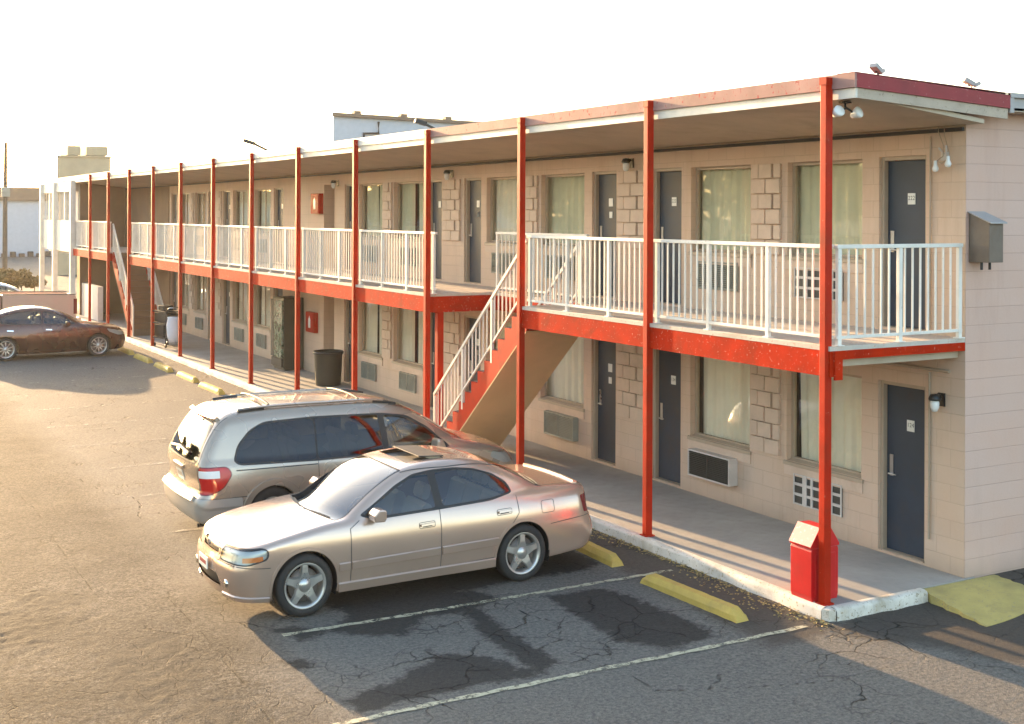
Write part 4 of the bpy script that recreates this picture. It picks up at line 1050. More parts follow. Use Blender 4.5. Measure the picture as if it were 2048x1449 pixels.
def car_sdf(S):
    W, Sz, Zd = spline(S['plan']), spline(S['section']), spline(S['deck'])
    Xf, Xr = spline(S['front']), spline(S['rear']); Zg = spline(S['roof']); Wg = spline(S['cabin_plan']); Tz = spline(S['tumble'])
    L = S['L']; xm = S.get('xm', L * .5); cf, cr_, cw, cb = S['cf'], S['cr'], S['cw'], S.get('cb', S['cw'])
    zb = spline(S['bottom']); kf = S.get('kf', .2); kr = S.get('kr', .2); kt = S.get('kt', .09)
    def grad(f, x, e=.01): return (f(x + e) - f(x - e)) / (2 * e)
    def f(x, y, z):
        ay = np.abs(y)
        side = ay - W(x) * Sz(z)
        fr = (Xf(z) + cf * ay ** 2 - x) * .92; re = (x - Xr(z) + cr_ * ay ** 2) * .92
        top = (z - Zd(x) - S['crown'] * (1 - (ay / .9) ** 2)) / np.sqrt(1 + grad(Zd, x) ** 2)
        bot = (zb(x) - z)
        lo = smax(smax(side, fr, kf), re, kr); lo = smax(lo, top, kt); lo = smax(lo, bot, .05)
        xs = x - np.where(x < xm, cw, -cb) * ay ** 2 * np.clip(np.abs(x - xm) / .9, 0, 1)
        g = (z - Zg(xs) - S['rcrown'] * (1 - (ay / .7) ** 2)) / np.sqrt(1 + np.clip(grad(Zg, xs), -2.5, 2.5) ** 2)
        sd = (ay - Wg(x) - Tz(z)) * .95
        gh = smax(g, sd, S.get('kg', .10)); gh = smax(gh, .5 - z, .02)
        if S.get('rear_cap'): gh = smax(gh, re, S.get('krc', .10))
        return smin(lo, gh, S.get('kj', .05))
    return f

def surface_nets(f, lo, hi, h):
    ax = [np.arange(lo[i], hi[i] + h, h) for i in range(3)]
    nx, ny, nz = map(len, ax)
    V = np.empty((nx, ny, nz), np.float32)
    yy, zz = np.meshgrid(ax[1], ax[2], indexing='ij')
    for i0 in range(0, nx, 24):
        xs = ax[0][i0:i0 + 24]; V[i0:i0 + 24] = f(xs[:, None, None] + 0 * yy[None], yy[None] + 0 * xs[:, None, None], zz[None] + 0 * xs[:, None, None])
    neg = V < 0
    c = np.zeros((nx - 1, ny - 1, nz - 1), np.int8)
    for dx in (0, 1):
        for dy in (0, 1):
            for dz in (0, 1): c += neg[dx:nx - 1 + dx, dy:ny - 1 + dy, dz:nz - 1 + dz]
    act = (c > 0) & (c < 8)
    ids = -np.ones(act.shape, np.int64); I = np.argwhere(act); ids[act] = np.arange(len(I))
    P = np.stack([ax[k][I[:, k]] + h * .5 for k in range(3)], -1)
    quads = []
    for axis in range(3):
        u, v = (axis + 1) % 3, (axis + 2) % 3
        s0 = [slice(1, -1)] * 3; s1 = [slice(1, -1)] * 3; s0[axis] = slice(0, -1); s1[axis] = slice(1, None)
        a, b = neg[tuple(s0)], neg[tuple(s1)]
        for flip, mask in ((False, a & ~b), (True, ~a & b)):
            J = np.argwhere(mask)
            if not len(J): continue
            J = J.copy(); J[:, u] += 1; J[:, v] += 1
            def cell(du, dv):
                K = J.copy(); K[:, u] -= du; K[:, v] -= dv
                return ids[K[:, 0], K[:, 1], K[:, 2]]
            q = np.stack([cell(1, 1), cell(0, 1), cell(0, 0), cell(1, 0)], -1)
            quads.append(q[:, ::-1] if flip else q)
    return P, np.concatenate(quads)

def sdf_grad(f, P, e=.004):
    g = np.stack([f(P[:, 0] + e * (k == 0), P[:, 1] + e * (k == 1), P[:, 2] + e * (k == 2)) - f(P[:, 0] - e * (k == 0), P[:, 1] - e * (k == 1), P[:, 2] - e * (k == 2)) for k in range(3)], -1) / (2 * e)
    return g
def project(f, P, n=4, lim=.03):
    for _ in range(n):
        v = f(P[:, 0], P[:, 1], P[:, 2]); g = sdf_grad(f, P)
        d = g * (v / np.maximum((g ** 2).sum(1), .05))[:, None]
        l = np.linalg.norm(d, axis=1, keepdims=True); P = P - d * np.minimum(1, lim / np.maximum(l, 1e-9))
    return P

def clip(V, F, g):
    """split a triangle mesh along g = 0; returns (inside where g<0, outside)"""
    s = g < 0; k = s[F].sum(1)
    inn = [F[k == 3]]; out = [F[k == 0]]
    mixed = F[(k == 1) | (k == 2)]
    newv = []; ed = {}
    def cut(a, b):
        key = (a, b) if a < b else (b, a)
        if key not in ed:
            t = g[key[0]] / (g[key[0]] - g[key[1]]); t = min(max(t, .0), 1.0)
            ed[key] = len(V) + len(newv); newv.append(V[key[0]] * (1 - t) + V[key[1]] * t)
        return ed[key]
    ti, to = [], []
    for tri in mixed.tolist():
        sg = [bool(s[t]) for t in tri]; lone = sg.count(True) == 1
        i = sg.index(lone); a, b, c = tri[i], tri[(i + 1) % 3], tri[(i + 2) % 3]
        p, q = cut(a, b), cut(a, c)
        one = [(a, p, q)]; two = [(p, b, c), (p, c, q)]
        (ti if lone else to).extend(one); (to if lone else ti).extend(two)
    VV = np.concatenate([V, np.array(newv)]) if newv else V
    if ti: inn.append(np.array(ti)); 
    if to: out.append(np.array(to))
    return VV, np.concatenate(inn).astype(np.int64), np.concatenate(out).astype(np.int64)

def poly_sd(u, v, pts, r=.0):
    """signed distance to a polygon (negative inside), corners rounded by r"""
    d = polyd(u, v, pts, True); return d - r

class Car:
    def __init__(s, S, h, name, loc, rz, lab, cat='car'):
        s.S = S; s.f = car_sdf(S); s.root = empty(name, loc, rz, lab, cat); s.parts = {}
        P, Q = surface_nets(s.f, (-.25, -1.15, .05), (S['L'] + .25, 1.15, S['H'] + .15), h)
        P = project(s.f, P)
        s.V = P; s.F = np.concatenate([Q[:, [0, 1, 2]], Q[:, [0, 2, 3]]])
    def take(s, fn):
        s.V, a, s.F = clip(s.V, s.F, fn(s.V)); return a
    def mesh(s, F, name, mat, parent=None, off=0.0, V=None):
        V = s.V if V is None else V
        use, inv = np.unique(F, return_inverse=True); P = V[use]; F2 = inv.reshape(F.shape)
        g = sdf_grad(s.f, P, .006); N = g / np.maximum(np.linalg.norm(g, axis=1, keepdims=True), 1e-6)
        P = P + N * off
        P = P * np.array([1, 1, ZS]); N = N / np.array([1, 1, ZS]); N /= np.linalg.norm(N, axis=1, keepdims=True)
        o = np_mesh(name, P, F2, mat, parent or s.root)
        me = o.data; me.polygons.foreach_set('use_smooth', np.ones(len(me.polygons), bool))
        me.normals_split_custom_set_from_vertices([tuple(n) for n in N])
        return o
    def side_point(s, x, z, sg):
        """point of the body side at (x, z), searching inwards"""
        ys = np.linspace(1.12, .2, 185); v = s.f(np.full(185, x), ys * sg, np.full(185, z)); k = np.argmax(v < 0)
        if v[k] >= 0: return None
        t = v[k - 1] / (v[k - 1] - v[k]) if k else 0
        return np.array([x, sg * (ys[k - 1] + (ys[k] - ys[k - 1]) * t), z])
    def top_point(s, x, y):
        zs = np.linspace(2.0, .3, 341); v = s.f(np.full(341, x), np.full(341, y), zs); k = np.argmax(v < 0)
        if v[k] >= 0: return None
        t = v[k - 1] / (v[k - 1] - v[k]) if k else 0
        return np.array([x, y, zs[k - 1] + (zs[k] - zs[k - 1]) * t])
    def end_point(s, y, z, front):
        xs = np.linspace(-.2, s.S['L'] * .5, 400) if front else np.linspace(s.S['L'] + .2, s.S['L'] * .5, 400)
        v = s.f(xs, np.full(400, y), np.full(400, z)); k = np.argmax(v < 0)
        if v[k] >= 0: return None
        t = v[k - 1] / (v[k - 1] - v[k]) if k else 0
        return np.array([xs[k - 1] + (xs[k] - xs[k - 1]) * t, y, z])
    def ribbon(s, pts, width, off, mode='side', sg=1, closed=False, step=.03, thick=0.0):
        """thin strip following the skin; returns an MB"""
        out = []
        pp = list(pts) + ([pts[0]] if closed else [])
        for (a, b) in zip(pp[:-1], pp[1:]):
            n = max(1, int(math.hypot(b[0] - a[0], b[1] - a[1]) / step))
            for i in range(n): out.append((a[0] + (b[0] - a[0]) * i / n, a[1] + (b[1] - a[1]) * i / n))
        out.append(pp[-1])
        P = [s.side_point(u, v, sg) if mode == 'side' else s.top_point(u, v) if mode == 'top' else s.end_point(u, v, mode == 'front') for u, v in out]
        P = np.array([p for p in P if p is not None])
        b = MB()
        if len(P) < 2: return b
        N = sdf_grad(s.f, P, .006); N /= np.linalg.norm(N, axis=1, keepdims=True)
        T = np.gradient(P, axis=0); T /= np.maximum(np.linalg.norm(T, axis=1, keepdims=True), 1e-9); B = np.cross(T, N)
        A0 = (P + N * off - B * width / 2); A1 = (P + N * off + B * width / 2)
        sc = np.array([1, 1, ZS]); n = len(P)
        if thick <= 0:
            b.add([tuple(p) for p in np.concatenate([A0 * sc, A1 * sc])], [(i, i + 1, n + i + 1, n + i) for i in range(n - 1)], 0, True)
        else:
            C0 = (P + N * (off - thick) - B * width / 2 * 1.25); C1 = (P + N * (off - thick) + B * width / 2 * 1.25)
            b.add([tuple(p) for p in np.concatenate([C0 * sc, A0 * sc, A1 * sc, C1 * sc])],
                  [(r * n + i, r * n + i + 1, (r + 1) * n + i + 1, (r + 1) * n + i) for r in range(3) for i in range(n - 1)], 0, False)
            b.add([tuple(p * sc) for p in (C0[0], A0[0], A1[0], C1[0])], [(0, 1, 2, 3)]); b.add([tuple(p * sc) for p in (C0[-1], A0[-1], A1[-1], C1[-1])], [(3, 2, 1, 0)])
        return b

def smooth_poly(pts, n=6):
    """closed Catmull-Rom through the corner points"""
    P = np.array(pts, float); m = len(P); out = []
    for i in range(m):
        a, b, c, d = P[i - 1], P[i], P[(i + 1) % m], P[(i + 2) % m]
        for k in range(n):
            t = k / n; out.append(tuple(.5 * (2 * b + (c - a) * t + (2 * a - 5 * b + 4 * c - d) * t * t + (-a + 3 * b - 3 * c + d) * t ** 3)))
    return out
def round_poly(pts, r=.03, n=4):
    P = np.array(pts, float); m = len(P); out = []
    for i in range(m):
        a, b, c = P[i - 1], P[i], P[(i + 1) % m]
        u = (a - b); v = (c - b); lu, lv = np.linalg.norm(u), np.linalg.norm(v); q = min(r, lu * .45, lv * .45)
        p0, p1 = b + u / lu * q, b + v / lv * q
        for k in range(n + 1):
            t = k / n; out.append(tuple((1 - t) ** 2 * p0 + 2 * t * (1 - t) * b + t * t * p1))
    return out

def make_wheel(root, x, y, z, r, rimr, w, spokes, outer, style='five'):
    """outer: +1 / -1 side that faces out"""
    wh = empty('wheel', (x, y, z * ZS), 0); wh.parent = root; wh.scale = (1, 1, ZS)
    b = MB(); hw = w / 2
    prof = [(rimr - .01, -hw * .82), (rimr + .012, -hw * .95), (r - .05, -hw), (r - .015, -hw * .88), (r, -hw * .6), (r, hw * .6), (r - .015, hw * .88), (r - .05, hw), (rimr + .012, hw * .95), (rimr - .01, hw * .82)]
    b.lathe(prof, axis='y', n=48); b.build('tyre', M['rubber'], wh)
    o = outer; b = MB()
    b.lathe([(rimr + .004, o * hw * .80), (rimr - .004, o * (hw * .86)), (rimr - .024, o * hw * .80), (rimr - .034, o * hw * .55), (rimr - .05, -o * hw * .4)], axis='y', n=48)
    for k in range(spokes):
        a = 2 * math.pi * k / spokes + .3; ca, sa = math.cos(a), math.sin(a)
        w0, w1 = (.080, .034) if spokes <= 6 else (.022, .016)
        def P(rr, t, d): return (rr * ca - t * sa, o * d, rr * sa + t * ca)
        r0, rm, r1 = .045, rimr * .55, rimr - .018
        dep = [(r0, w0, hw * .62), (rm, (w0 + w1) * .40, hw * .70), (r1, w1 * 1.15, hw * .66)]
        vs = []
        for rr, hwid, d in dep: vs += [P(rr, -hwid, d - .035), P(rr, -hwid * .75, d), P(rr, hwid * .75, d), P(rr, hwid, d - .035)]
        fs = [(i * 4 + q, i * 4 + q + 1, i * 4 + q + 5, i * 4 + q + 4) for i in range(2) for q in range(3)]
        b.add(vs, fs, 0, False)
    b.lathe([(0, o * hw * .74), (.028, o * hw * .74), (.034, o * hw * .70), (.07, o * hw * .64), (.075, o * hw * .45)], axis='y', n=24)
    b.build('rim', M['alloy'], wh)
    b = MB(); b.lathe([(0, o * hw * .30), (rimr * .72, o * hw * .30), (rimr * .72, o * hw * .1)], axis='y', n=28); b.build('brake_disc', paint('brake_disc_metal', (.16, .13, .11), .5, .2, metal=.5) if 'bd' not in M else M['bd'], wh)
    return wh

def rbox(b, x0, x1, y0, y1, z0, z1, r=.05):
    p = [(x0 + r, z0), (x1 - r, z0), (x1, z0 + r), (x1, z1 - r), (x1 - r, z1), (x0 + r, z1), (x0, z1 - r), (x0, z0 + r)]
    b.prism([(q[0], q[1] * ZS) for q in p], y0, y1, 'y'); return b

def interior(c, x_dash, rows, z_floor, z_seat, top, halfw, mat, wheel_side=-1, zdash=.90):
    t = empty('interior', (0, 0, 0)); t.parent = c.root
    b = MB(); b.box(x_dash - .3, rows[-1] + .75, -halfw - .06, halfw + .06, z_floor * ZS, (z_floor + .03) * ZS); b.build('floor_pan', M['well'], t)
    b = MB(); b.prism([(x_dash + .02, .55 * ZS), (x_dash + .30, .55 * ZS), (x_dash + .26, zdash * ZS), (x_dash + .10, (zdash + .03) * ZS), (x_dash - .10, (zdash - .03) * ZS)], -halfw, halfw, 'y'); b.build('dashboard', M['seatdark'], t)
    for i, x in enumerate(rows):
        for y in ((-.38, .38) if i == 0 else (-.42, .0, .42)):
            hwid = .25 if i == 0 else .20
            b = MB(); rbox(b, x, x + .5, y - hwid, y + hwid, z_floor + .12, z_seat)
            Mx = Matrix.Translation((x + .5, 0, z_seat * ZS)) @ Matrix.Rotation(.28, 4, 'Y')
            q = MB(); rbox(q, -.07, .07, y - hwid, y + hwid, -.1, top - z_seat - .20, .04); rbox(q, -.05, .05, y - .12, y + .12, top - z_seat - .17, top - z_seat, .03)
            b.v += [tuple(Mx @ Vector(p)) for p in q.v]; k = len(b.v) - len(q.v); b.f += [tuple(k + n for n in ff) for ff in q.f]; b.m += q.m; b.sm += q.sm
            b.build('seat', mat, t)
    b = MB(); n = 26; Mx = Matrix.Translation((x_dash + .30, wheel_side * .38, (z_seat + .36) * ZS)) @ Matrix.Rotation(-1.05, 4, 'Y')
    ring = [Mx @ Vector((.19 * math.cos(2 * math.pi * k / n), .19 * math.sin(2 * math.pi * k / n), 0)) for k in range(n + 1)]
    b.tube(ring, .016, 8, caps=False); b.bar(Mx @ Vector((-.18, 0, 0)), Mx @ Vector((.18, 0, 0)), .04, .02); b.build('steering_wheel', M['black'], t)

def arch_lining(c, xw, zw, ra, sg, win):
    b = MB(); n = 20; y0, y1 = sg * (win), sg * (win + .32)
    vs = []; fs = []
    for i in range(n + 1):
        a = math.pi * (-.12 + 1.24 * i / n)
        for y in (y0, y1): vs.append((xw + ra * math.cos(a), y, (zw + ra * math.sin(a)) * ZS))
    fs = [(2 * i, 2 * i + 1, 2 * i + 3, 2 * i + 2) for i in range(n)]
    b.add(vs, fs); b.add([(xw, y0, zw * ZS)] + [vs[2 * i] for i in range(n + 1)], [(0, i + 1, i + 2) for i in range(n)])
    b.build('wheel_arch_lining', M['well'], c.root)

def seam(c, name, pts, mat='dark', width=.008, **k):
    b = c.ribbon(pts, width, .0018, **k)
    if b.v: return b.build(name, M[mat], k.get('parent') or c.root)

def arch_pts(x, z, r, a0=-.2, a1=3.34, n=30):
    return [(x + r * math.cos(a0 + (a1 - a0) * i / n), z + r * math.sin(a0 + (a1 - a0) * i / n)) for i in range(n + 1)]

# ================================================================== champagne sedan (nose to the left)
SED = dict(L=4.88, H=1.42, cf=.20, cr=.12, cw=.22, cb=.20, crown=.035, rcrown=.030, kf=.20, kr=.18, kt=.065, kg=.085, kj=.04,
    plan=[(-.2, .70), (0, .765), (.25, .825), (.6, .872), (1.1, .893), (2.4, .895), (3.6, .893), (4.2, .875), (4.6, .845), (4.88, .80), (5.1, .76)],
    section=[(.1, .90), (.22, .945), (.36, .975), (.5, .995), (.62, 1.0), (.74, .992), (.84, .968), (.93, .925), (1.02, .86), (1.15, .75)],
    deck=[(-.2, .52), (0, .61), (.08, .665), (.22, .715), (.5, .785), (.9, .862), (1.25, .915), (1.6, .94), (2.4, .955), (3.4, .985), (3.9, 1.010), (4.4, 1.008), (4.68, .985), (4.80, .955), (4.92, .88), (5.1, .7)],
    front=[(.1, .24), (.2, .19), (.32, .135), (.46, .115), (.56, .13), (.62, .155), (.70, .18), (.85, .27), (1.2, .6)],
    rear=[(.1, 4.68), (.24, 4.80), (.36, 4.865), (.52, 4.875), (.60, 4.85), (.68, 4.81), (.95, 4.775), (1.2, 4.7)],
    bottom=[(-.2, .26), (0, .22), (.4, .20), (1.2, .20), (3.6, .20), (4.3, .23), (4.9, .29)],
    roof=[(.6, .40), (1.0, .72), (1.29, .905), (1.59, 1.085), (1.91, 1.245), (2.19, 1.345), (2.52, 1.395), (2.87, 1.405), (3.18, 1.385), (3.47, 1.325), (3.76, 1.215), (4.07, 1.06), (4.31, .90), (4.65, .62)],
    cabin_plan=[(1.2, .79), (1.7, .815), (2.5, .825), (3.2, .812), (3.8, .775), (4.2, .72)],
    tumble=[(.8, .02), (.95, .0), (1.1, -.065), (1.25, -.150), (1.40, -.25), (1.5, -.33)])
c = Car(SED, .024, 'sedan', (-6.0, 3.63, GZ), 0, 'champagne four door sedan parked nose out with its sunroof tilted open', 'car')
XW = (.975, 3.72); ZW = .328; RA = .372
fw = round_poly([(1.66, .985), (1.80, .945), (2.575, .968), (2.545, 1.318), (2.36, 1.298), (2.12, 1.205), (1.93, 1.105)], .03)
rw = round_poly([(2.665, .970), (3.30, .990), (3.60, 1.035), (3.54, 1.125), (3.38, 1.225), (3.16, 1.292), (2.90, 1.322), (2.64, 1.322)], .05)
def sidefn(poly, r=0.0): return lambda V: np.maximum(poly_sd(V[:, 0], V[:, 2], poly, r), .4 - np.abs(V[:, 1]))
# arches first
for xw in XW:
    c.take(lambda V: np.maximum(np.hypot(V[:, 0] - xw, V[:, 2] - ZW) - RA, .52 - np.abs(V[:, 1])))
glassF = {}
belt_trim = round_poly([(1.62, .972), (1.80, .918), (2.6, .940), (3.30, .964), (3.625, 1.020), (3.56, 1.142), (3.39, 1.245), (3.16, 1.314), (2.9, 1.345), (2.6, 1.345), (2.35, 1.322), (2.10, 1.228), (1.9, 1.12)], .05)
fwF = c.take(sidefn(fw)); rwF = c.take(sidefn(rw)); trimF = c.take(sidefn(belt_trim))
def ws_fn(V):   # windscreen: seen from above, between the pillars
    x, y, z = V[:, 0], np.abs(V[:, 1]), V[:, 2]
    half = np.interp(x, [1.2, 1.48, 2.19], [.735, .70, .545])
    lo = 1.27 + .20 * y ** 2; hi = 2.19 + .10 * y ** 2
    return np.maximum.reduce([y - half, lo - x, x - hi, .86 - z])
def rg_fn(V):
    x, y, z = V[:, 0], np.abs(V[:, 1]), V[:, 2]
    half = np.interp(x, [3.44, 4.10], [.535, .665]); lo = 3.45 - .10 * y ** 2; hi = 4.085 - .14 * y ** 2
    return np.maximum.reduce([y - half, lo - x, x - hi, .95 - z])
wsF = c.take(ws_fn); wsT = c.take(lambda V: ws_fn(V) - .022); rgF = c.take(rg_fn); rgT = c.take(lambda V: rg_fn(V) - .022)
sr = lambda V: np.maximum.reduce([np.abs(V[:, 0] - 2.62) - .235, np.abs(V[:, 1]) - .40, 1.2 - V[:, 2]])
srF = c.take(sr)
hl = round_poly([(.10, .635), (.20, .725), (.50, .762), (.555, .735), (.545, .66), (.34, .605), (.16, .605)], .03)
hlF = c.take(lambda V: np.maximum.reduce([poly_sd(V[:, 0], V[:, 2], hl), .36 - np.abs(V[:, 1]), V[:, 0] - .7]))
hlT = c.take(lambda V: np.maximum.reduce([poly_sd(V[:, 0], V[:, 2], hl) - .012, .345 - np.abs(V[:, 1]), V[:, 0] - .7]))
grp = [(-.30, .648), (.30, .648), (.26, .730), (-.26, .730)]
grF = c.take(lambda V: np.maximum(poly_sd(V[:, 1], V[:, 2], grp), V[:, 0] - .35))
grT = c.take(lambda V: np.maximum(poly_sd(V[:, 1], V[:, 2], grp) - .024, V[:, 0] - .35))
inp = round_poly([(-.44, .335), (.44, .335), (.36, .455), (-.36, .455)], .04)
inF = c.take(lambda V: np.maximum(poly_sd(V[:, 1], V[:, 2], inp), V[:, 0] - .4))
tl = round_poly([(4.60, .70), (4.56, .90), (4.70, .905), (4.95, .88), (4.95, .70)], .03)
tlF = c.take(lambda V: np.maximum.reduce([poly_sd(V[:, 0], V[:, 2], tl), .30 - np.abs(V[:, 1]), 4.55 - V[:, 0]]))
fd = [(1.50, .305), (2.615, .315), (2.615, .955), (2.6, 1.40), (1.5, 1.40), (1.50, .86)]
rd = [(2.616, .315), (3.33, .335), (3.36, .45), (3.44, .58), (3.56, .69), (3.66, .80), (3.66, .98), (3.66, 1.4), (2.616, 1.4)]
doors = {}
for nm, poly in (('f', fd), ('r', rd)):
    for sg in (-1, 1):
        doors[nm, sg] = c.take(lambda V: np.maximum.reduce([poly_sd(V[:, 0], V[:, 2], poly), .5 - sg * V[:, 1], V[:, 2] - .958]))
hoodF = c.take(lambda V: np.maximum.reduce([np.abs(V[:, 1]) - np.interp(V[:, 0], [.1, .5, 1.3], [.50, .66, .745]), .22 + .20 * V[:, 1] ** 2 - V[:, 0], V[:, 0] - 1.215 - .2 * V[:, 1] ** 2, .55 - V[:, 2]]))
trunkF = c.take(lambda V: np.maximum.reduce([np.abs(V[:, 1]) - np.interp(V[:, 0], [3.9, 4.8], [.655, .60]), 4.105 - .14 * V[:, 1] ** 2 - V[:, 0], .62 - V[:, 2]]))
c.mesh(c.F, 'body', M['goldpaint']); c.mesh(hoodF, 'bonnet', M['goldpaint']); c.mesh(trunkF, 'boot_lid', M['goldpaint'])
DO = {}
for (nm, sg), F in doors.items(): DO[nm, sg] = c.mesh(F, 'door', M['goldpaint'])
def halves(F, V):
    y = V[F].mean(1)[:, 1]; return {-1: F[y < 0], 1: F[y >= 0]}
for nm, F in (('f', fwF), ('r', rwF)):
    for sg, G in halves(F, c.V).items(): c.mesh(G, 'door_window', M['carglass'], DO[nm, sg], -.006)
for sg, G in halves(trimF, c.V).items(): c.mesh(G, 'window_surround', M['dark'], None, -.002)
c.mesh(wsF, 'windscreen', M['wsglass'], None, -.004); c.mesh(wsT, 'windscreen_seal', M['dark'], None, -.002)
c.mesh(rgF, 'rear_window', M['carglass'], None, -.004); c.mesh(rgT, 'rear_window_seal', M['dark'], None, -.002)
for sg, G in halves(hlF, c.V).items():
    o = c.mesh(G, 'headlight', M['lens'], None, -.001)
    b = MB(); b.box(.09, .50, sg * .66 - .16, sg * .66 + .16, .63 * ZS, .735 * ZS)
    bk = c.mesh(G, 'reflector', M['reflector'], o, -.02)
    amb = c.ribbon([(.30, .645), (.50, .665)], .05, -.006, 'side', sg); amb.build('indicator', M['amber'], o)
for sg, G in halves(hlT, c.V).items(): c.mesh(G, 'headlight_seal', M['dark'])
c.mesh(grF, 'grille', M['black'], None, -.02); gs = c.mesh(grT, 'grille_surround', M['goldpaint'], None, .004)
for z in (.695,): c.ribbon([(-.27, z), (.27, z)], .016, .004, 'front', thick=.02).build('grille_bar', M['goldpaint'], gs)
b = MB(); p = c.end_point(0, .70, True); b.lathe([(.03, 0), (.042, -.008), (.045, -.014), (.03, -.014)], (p[0] - .012, 0, .70 * ZS), axis='x', n=20); b.bar((p[0] - .02, -.022, .68 * ZS), (p[0] - .02, 0, .725 * ZS), .008); b.bar((p[0] - .02, .022, .68 * ZS), (p[0] - .02, 0, .725 * ZS), .008); b.build('badge', M['chrome'], gs)
c.mesh(inF, 'lower_intake', M['black'], None, -.02)
for sg, G in halves(tlF, c.V).items(): c.mesh(G, 'tail_light', M['redlens_dark'])
# sunroof: open hole with a tilted pane
b = MB(); b.box(2.36, 2.80, -.385, .385, 1.368 * ZS, 1.376 * ZS); b.build('sunroof_well', M['seatdark'], c.root)
b = MB(); Mx = Matrix.Translation((2.72, 0, 1.447 * ZS)) @ Matrix.Rotation(.06, 4, 'Y'); b.box(-.16, .17, -.38, .38, -.006, .006, M=Mx); b.build('sunroof_pane', M['dark'], c.root, .004)
# door gaps, mouldings, handles
for sg in (-1, 1):
    for pts in ([(1.50, .86), (1.50, .305), (2.6, .315)], [(2.615, .955), (2.615, .315)], [(2.616, .315), (3.33, .335), (3.36, .45), (3.44, .58), (3.56, .69), (3.66, .80), (3.655, .985)], [(1.50, .86), (1.62, .93)]):
        seam(c, 'door_gap', pts, mode='side', sg=sg)
    seam(c, 'fuel_flap_gap', round_poly([(3.98, .76), (4.16, .765), (4.16, .90), (3.98, .895)], .03), mode='side', sg=sg, closed=True, width=.006)
    seam(c, 'bumper_gap', [(.58, .565), (.36, .575), (.16, .585)], mode='side', sg=sg); seam(c, 'bumper_gap', [(4.10, .63), (4.6, .665), (4.8, .67)], mode='side', sg=sg)
    c.ribbon([(1.36, .475), (1.49, .478)], .075, .016, 'side', sg, thick=.016).build('side_moulding', M['goldpaint'], c.root)
    c.ribbon([(1.512, .478), (2.603, .500)], .075, .016, 'side', sg, thick=.016).build('side_moulding', M['goldpaint'], DO['f', sg])
    c.ribbon([(2.63, .500), (3.37, .515)], .075, .016, 'side', sg, thick=.016).build('side_moulding', M['goldpaint'], DO['r', sg])
    c.ribbon([(1.36, .255), (3.34, .275)], .09, .02, 'side', sg, thick=.02).build('sill_moulding', M['goldpaint'], c.root)
    c.ribbon([(.20, .25), (.58, .235)], .05, .018, 'side', sg, thick=.018).build('front_lip', M['goldpaint'], c.root)
    for x, z, d in ((2.44, .80, DO['f', sg]), (3.46, .83, DO['r', sg])):
        c.ribbon(round_poly([(x - .10, z - .03), (x + .10, z - .026), (x + .10, z + .035), (x - .10, z + .03)], .02), .006, .002, 'side', sg, True).build('handle_recess', M['dark'], d)
        h = c.ribbon([(x - .085, z), (x + .085, z + .006)], .022, .030, 'side', sg, thick=.014).build('door_handle', M['goldpaint'], d)
        c.ribbon([(x - .06, z - .012), (x + .06, z - .008)], .018, .004, 'side', sg).build('handle_shadow_gap', M['black'], h)
    for i, xw in enumerate(XW):
        c.ribbon(arch_pts(xw, ZW, RA + .012, -.05 if i == 0 else -.02, 3.2 if i == 0 else 3.15), .03, .006, 'side', sg, thick=.01).build('arch_lip', M['goldpaint'], c.root)
        arch_lining(c, xw, ZW, RA + .004, sg, .54)
        make_wheel(c.root, xw, sg * .775, ZW, .325, .243, .215, 5, sg)
    # mirror
    b = MB(); Mx = Matrix.Translation((1.80, sg * .955, .985 * ZS)); 
    vs = MB(); prof = [(0, -.02), (.05, -.045), (.085, -.01), (.085, .07), (.05, .10), (0, .07)]
    b.prism([(-.075, -.055), (.045, -.06), (.065, -.03), (.065, .055), (.045, .075), (-.03, .075), (-.085, .02)], -.085, .105 * 1.0, 'y', M=Mx)
    b.build('door_mirror', M['goldpaint'], DO['f', sg], .035)
    b = MB(); b.bar((1.80, sg * .83, .955 * ZS), (1.80, sg * .90, .965 * ZS), .09, .03); b.build('mirror_stalk', M['dark'], DO['f', sg])
    seam(c, 'wiper', [(1.24 + .12 * 0, sg * .30 - .26), (1.34, sg * .30 + .24)] if sg > 0 else [(1.24, -.05), (1.36, -.60)], mode='top', width=.02)
    seam(c, 'bonnet_gap', [(.24, sg * .50), (.5, sg * .66), (1.28, sg * .745)], mode='top')
    seam(c, 'boot_gap', [(4.05, sg * .655), (4.78, sg * .60)], mode='top')
    seam(c, 'roof_gutter', [(2.22, sg * .585), (2.78, sg * .60), (3.43, sg * .575)], mode='top', width=.012)
seam(c, 'bonnet_gap', [(.225 + .2 * (y / 10) ** 2, y / 10) for y in range(-5, 6)], mode='top')
c.ribbon([(4.60, -.62), (4.60, .62)], .05, .02, 'top', thick=.02).build('boot_spoiler', M['goldpaint'], c.root)
b = MB(); p = c.end_point(0, .42, True); b.box(p[0] - .03, p[0] - .018, -.16, .16, .45 * ZS, .57 * ZS); pl = b.build('front_plate', M['plate'], c.root)
b = MB(); b.box(p[0] - .032, p[0] - .030, -.12, .12, .49 * ZS, .53 * ZS); b.build('plate_band', M['red_flash'], pl)
for sg in (-1, 1):
    b = MB(); q = c.end_point(sg * .56, .40, True); b.lathe([(0, -.012), (.045, -.010), (.05, .02)], (q[0] + .0, sg * .56, .385 * ZS), axis='x', n=18); b.build('fog_light', M['chrome'], c.root)
interior(c, 1.45, (1.95, 2.95), .28, .55, 1.18, .66, M['seat'], -1)
b = MB(); b.box(1.15, 3.9, -.70, .70, .235 * ZS, .26 * ZS); b.build('underbody', M['well'], c.root)
b = MB(); b.prism([(3.62, .965 * ZS), (4.0, .975 * ZS), (4.0, .9 * ZS), (3.62, .9 * ZS)], -.62, .62, 'y'); b.build('parcel_shelf', M['seatdark'], c.root)
sedan = c
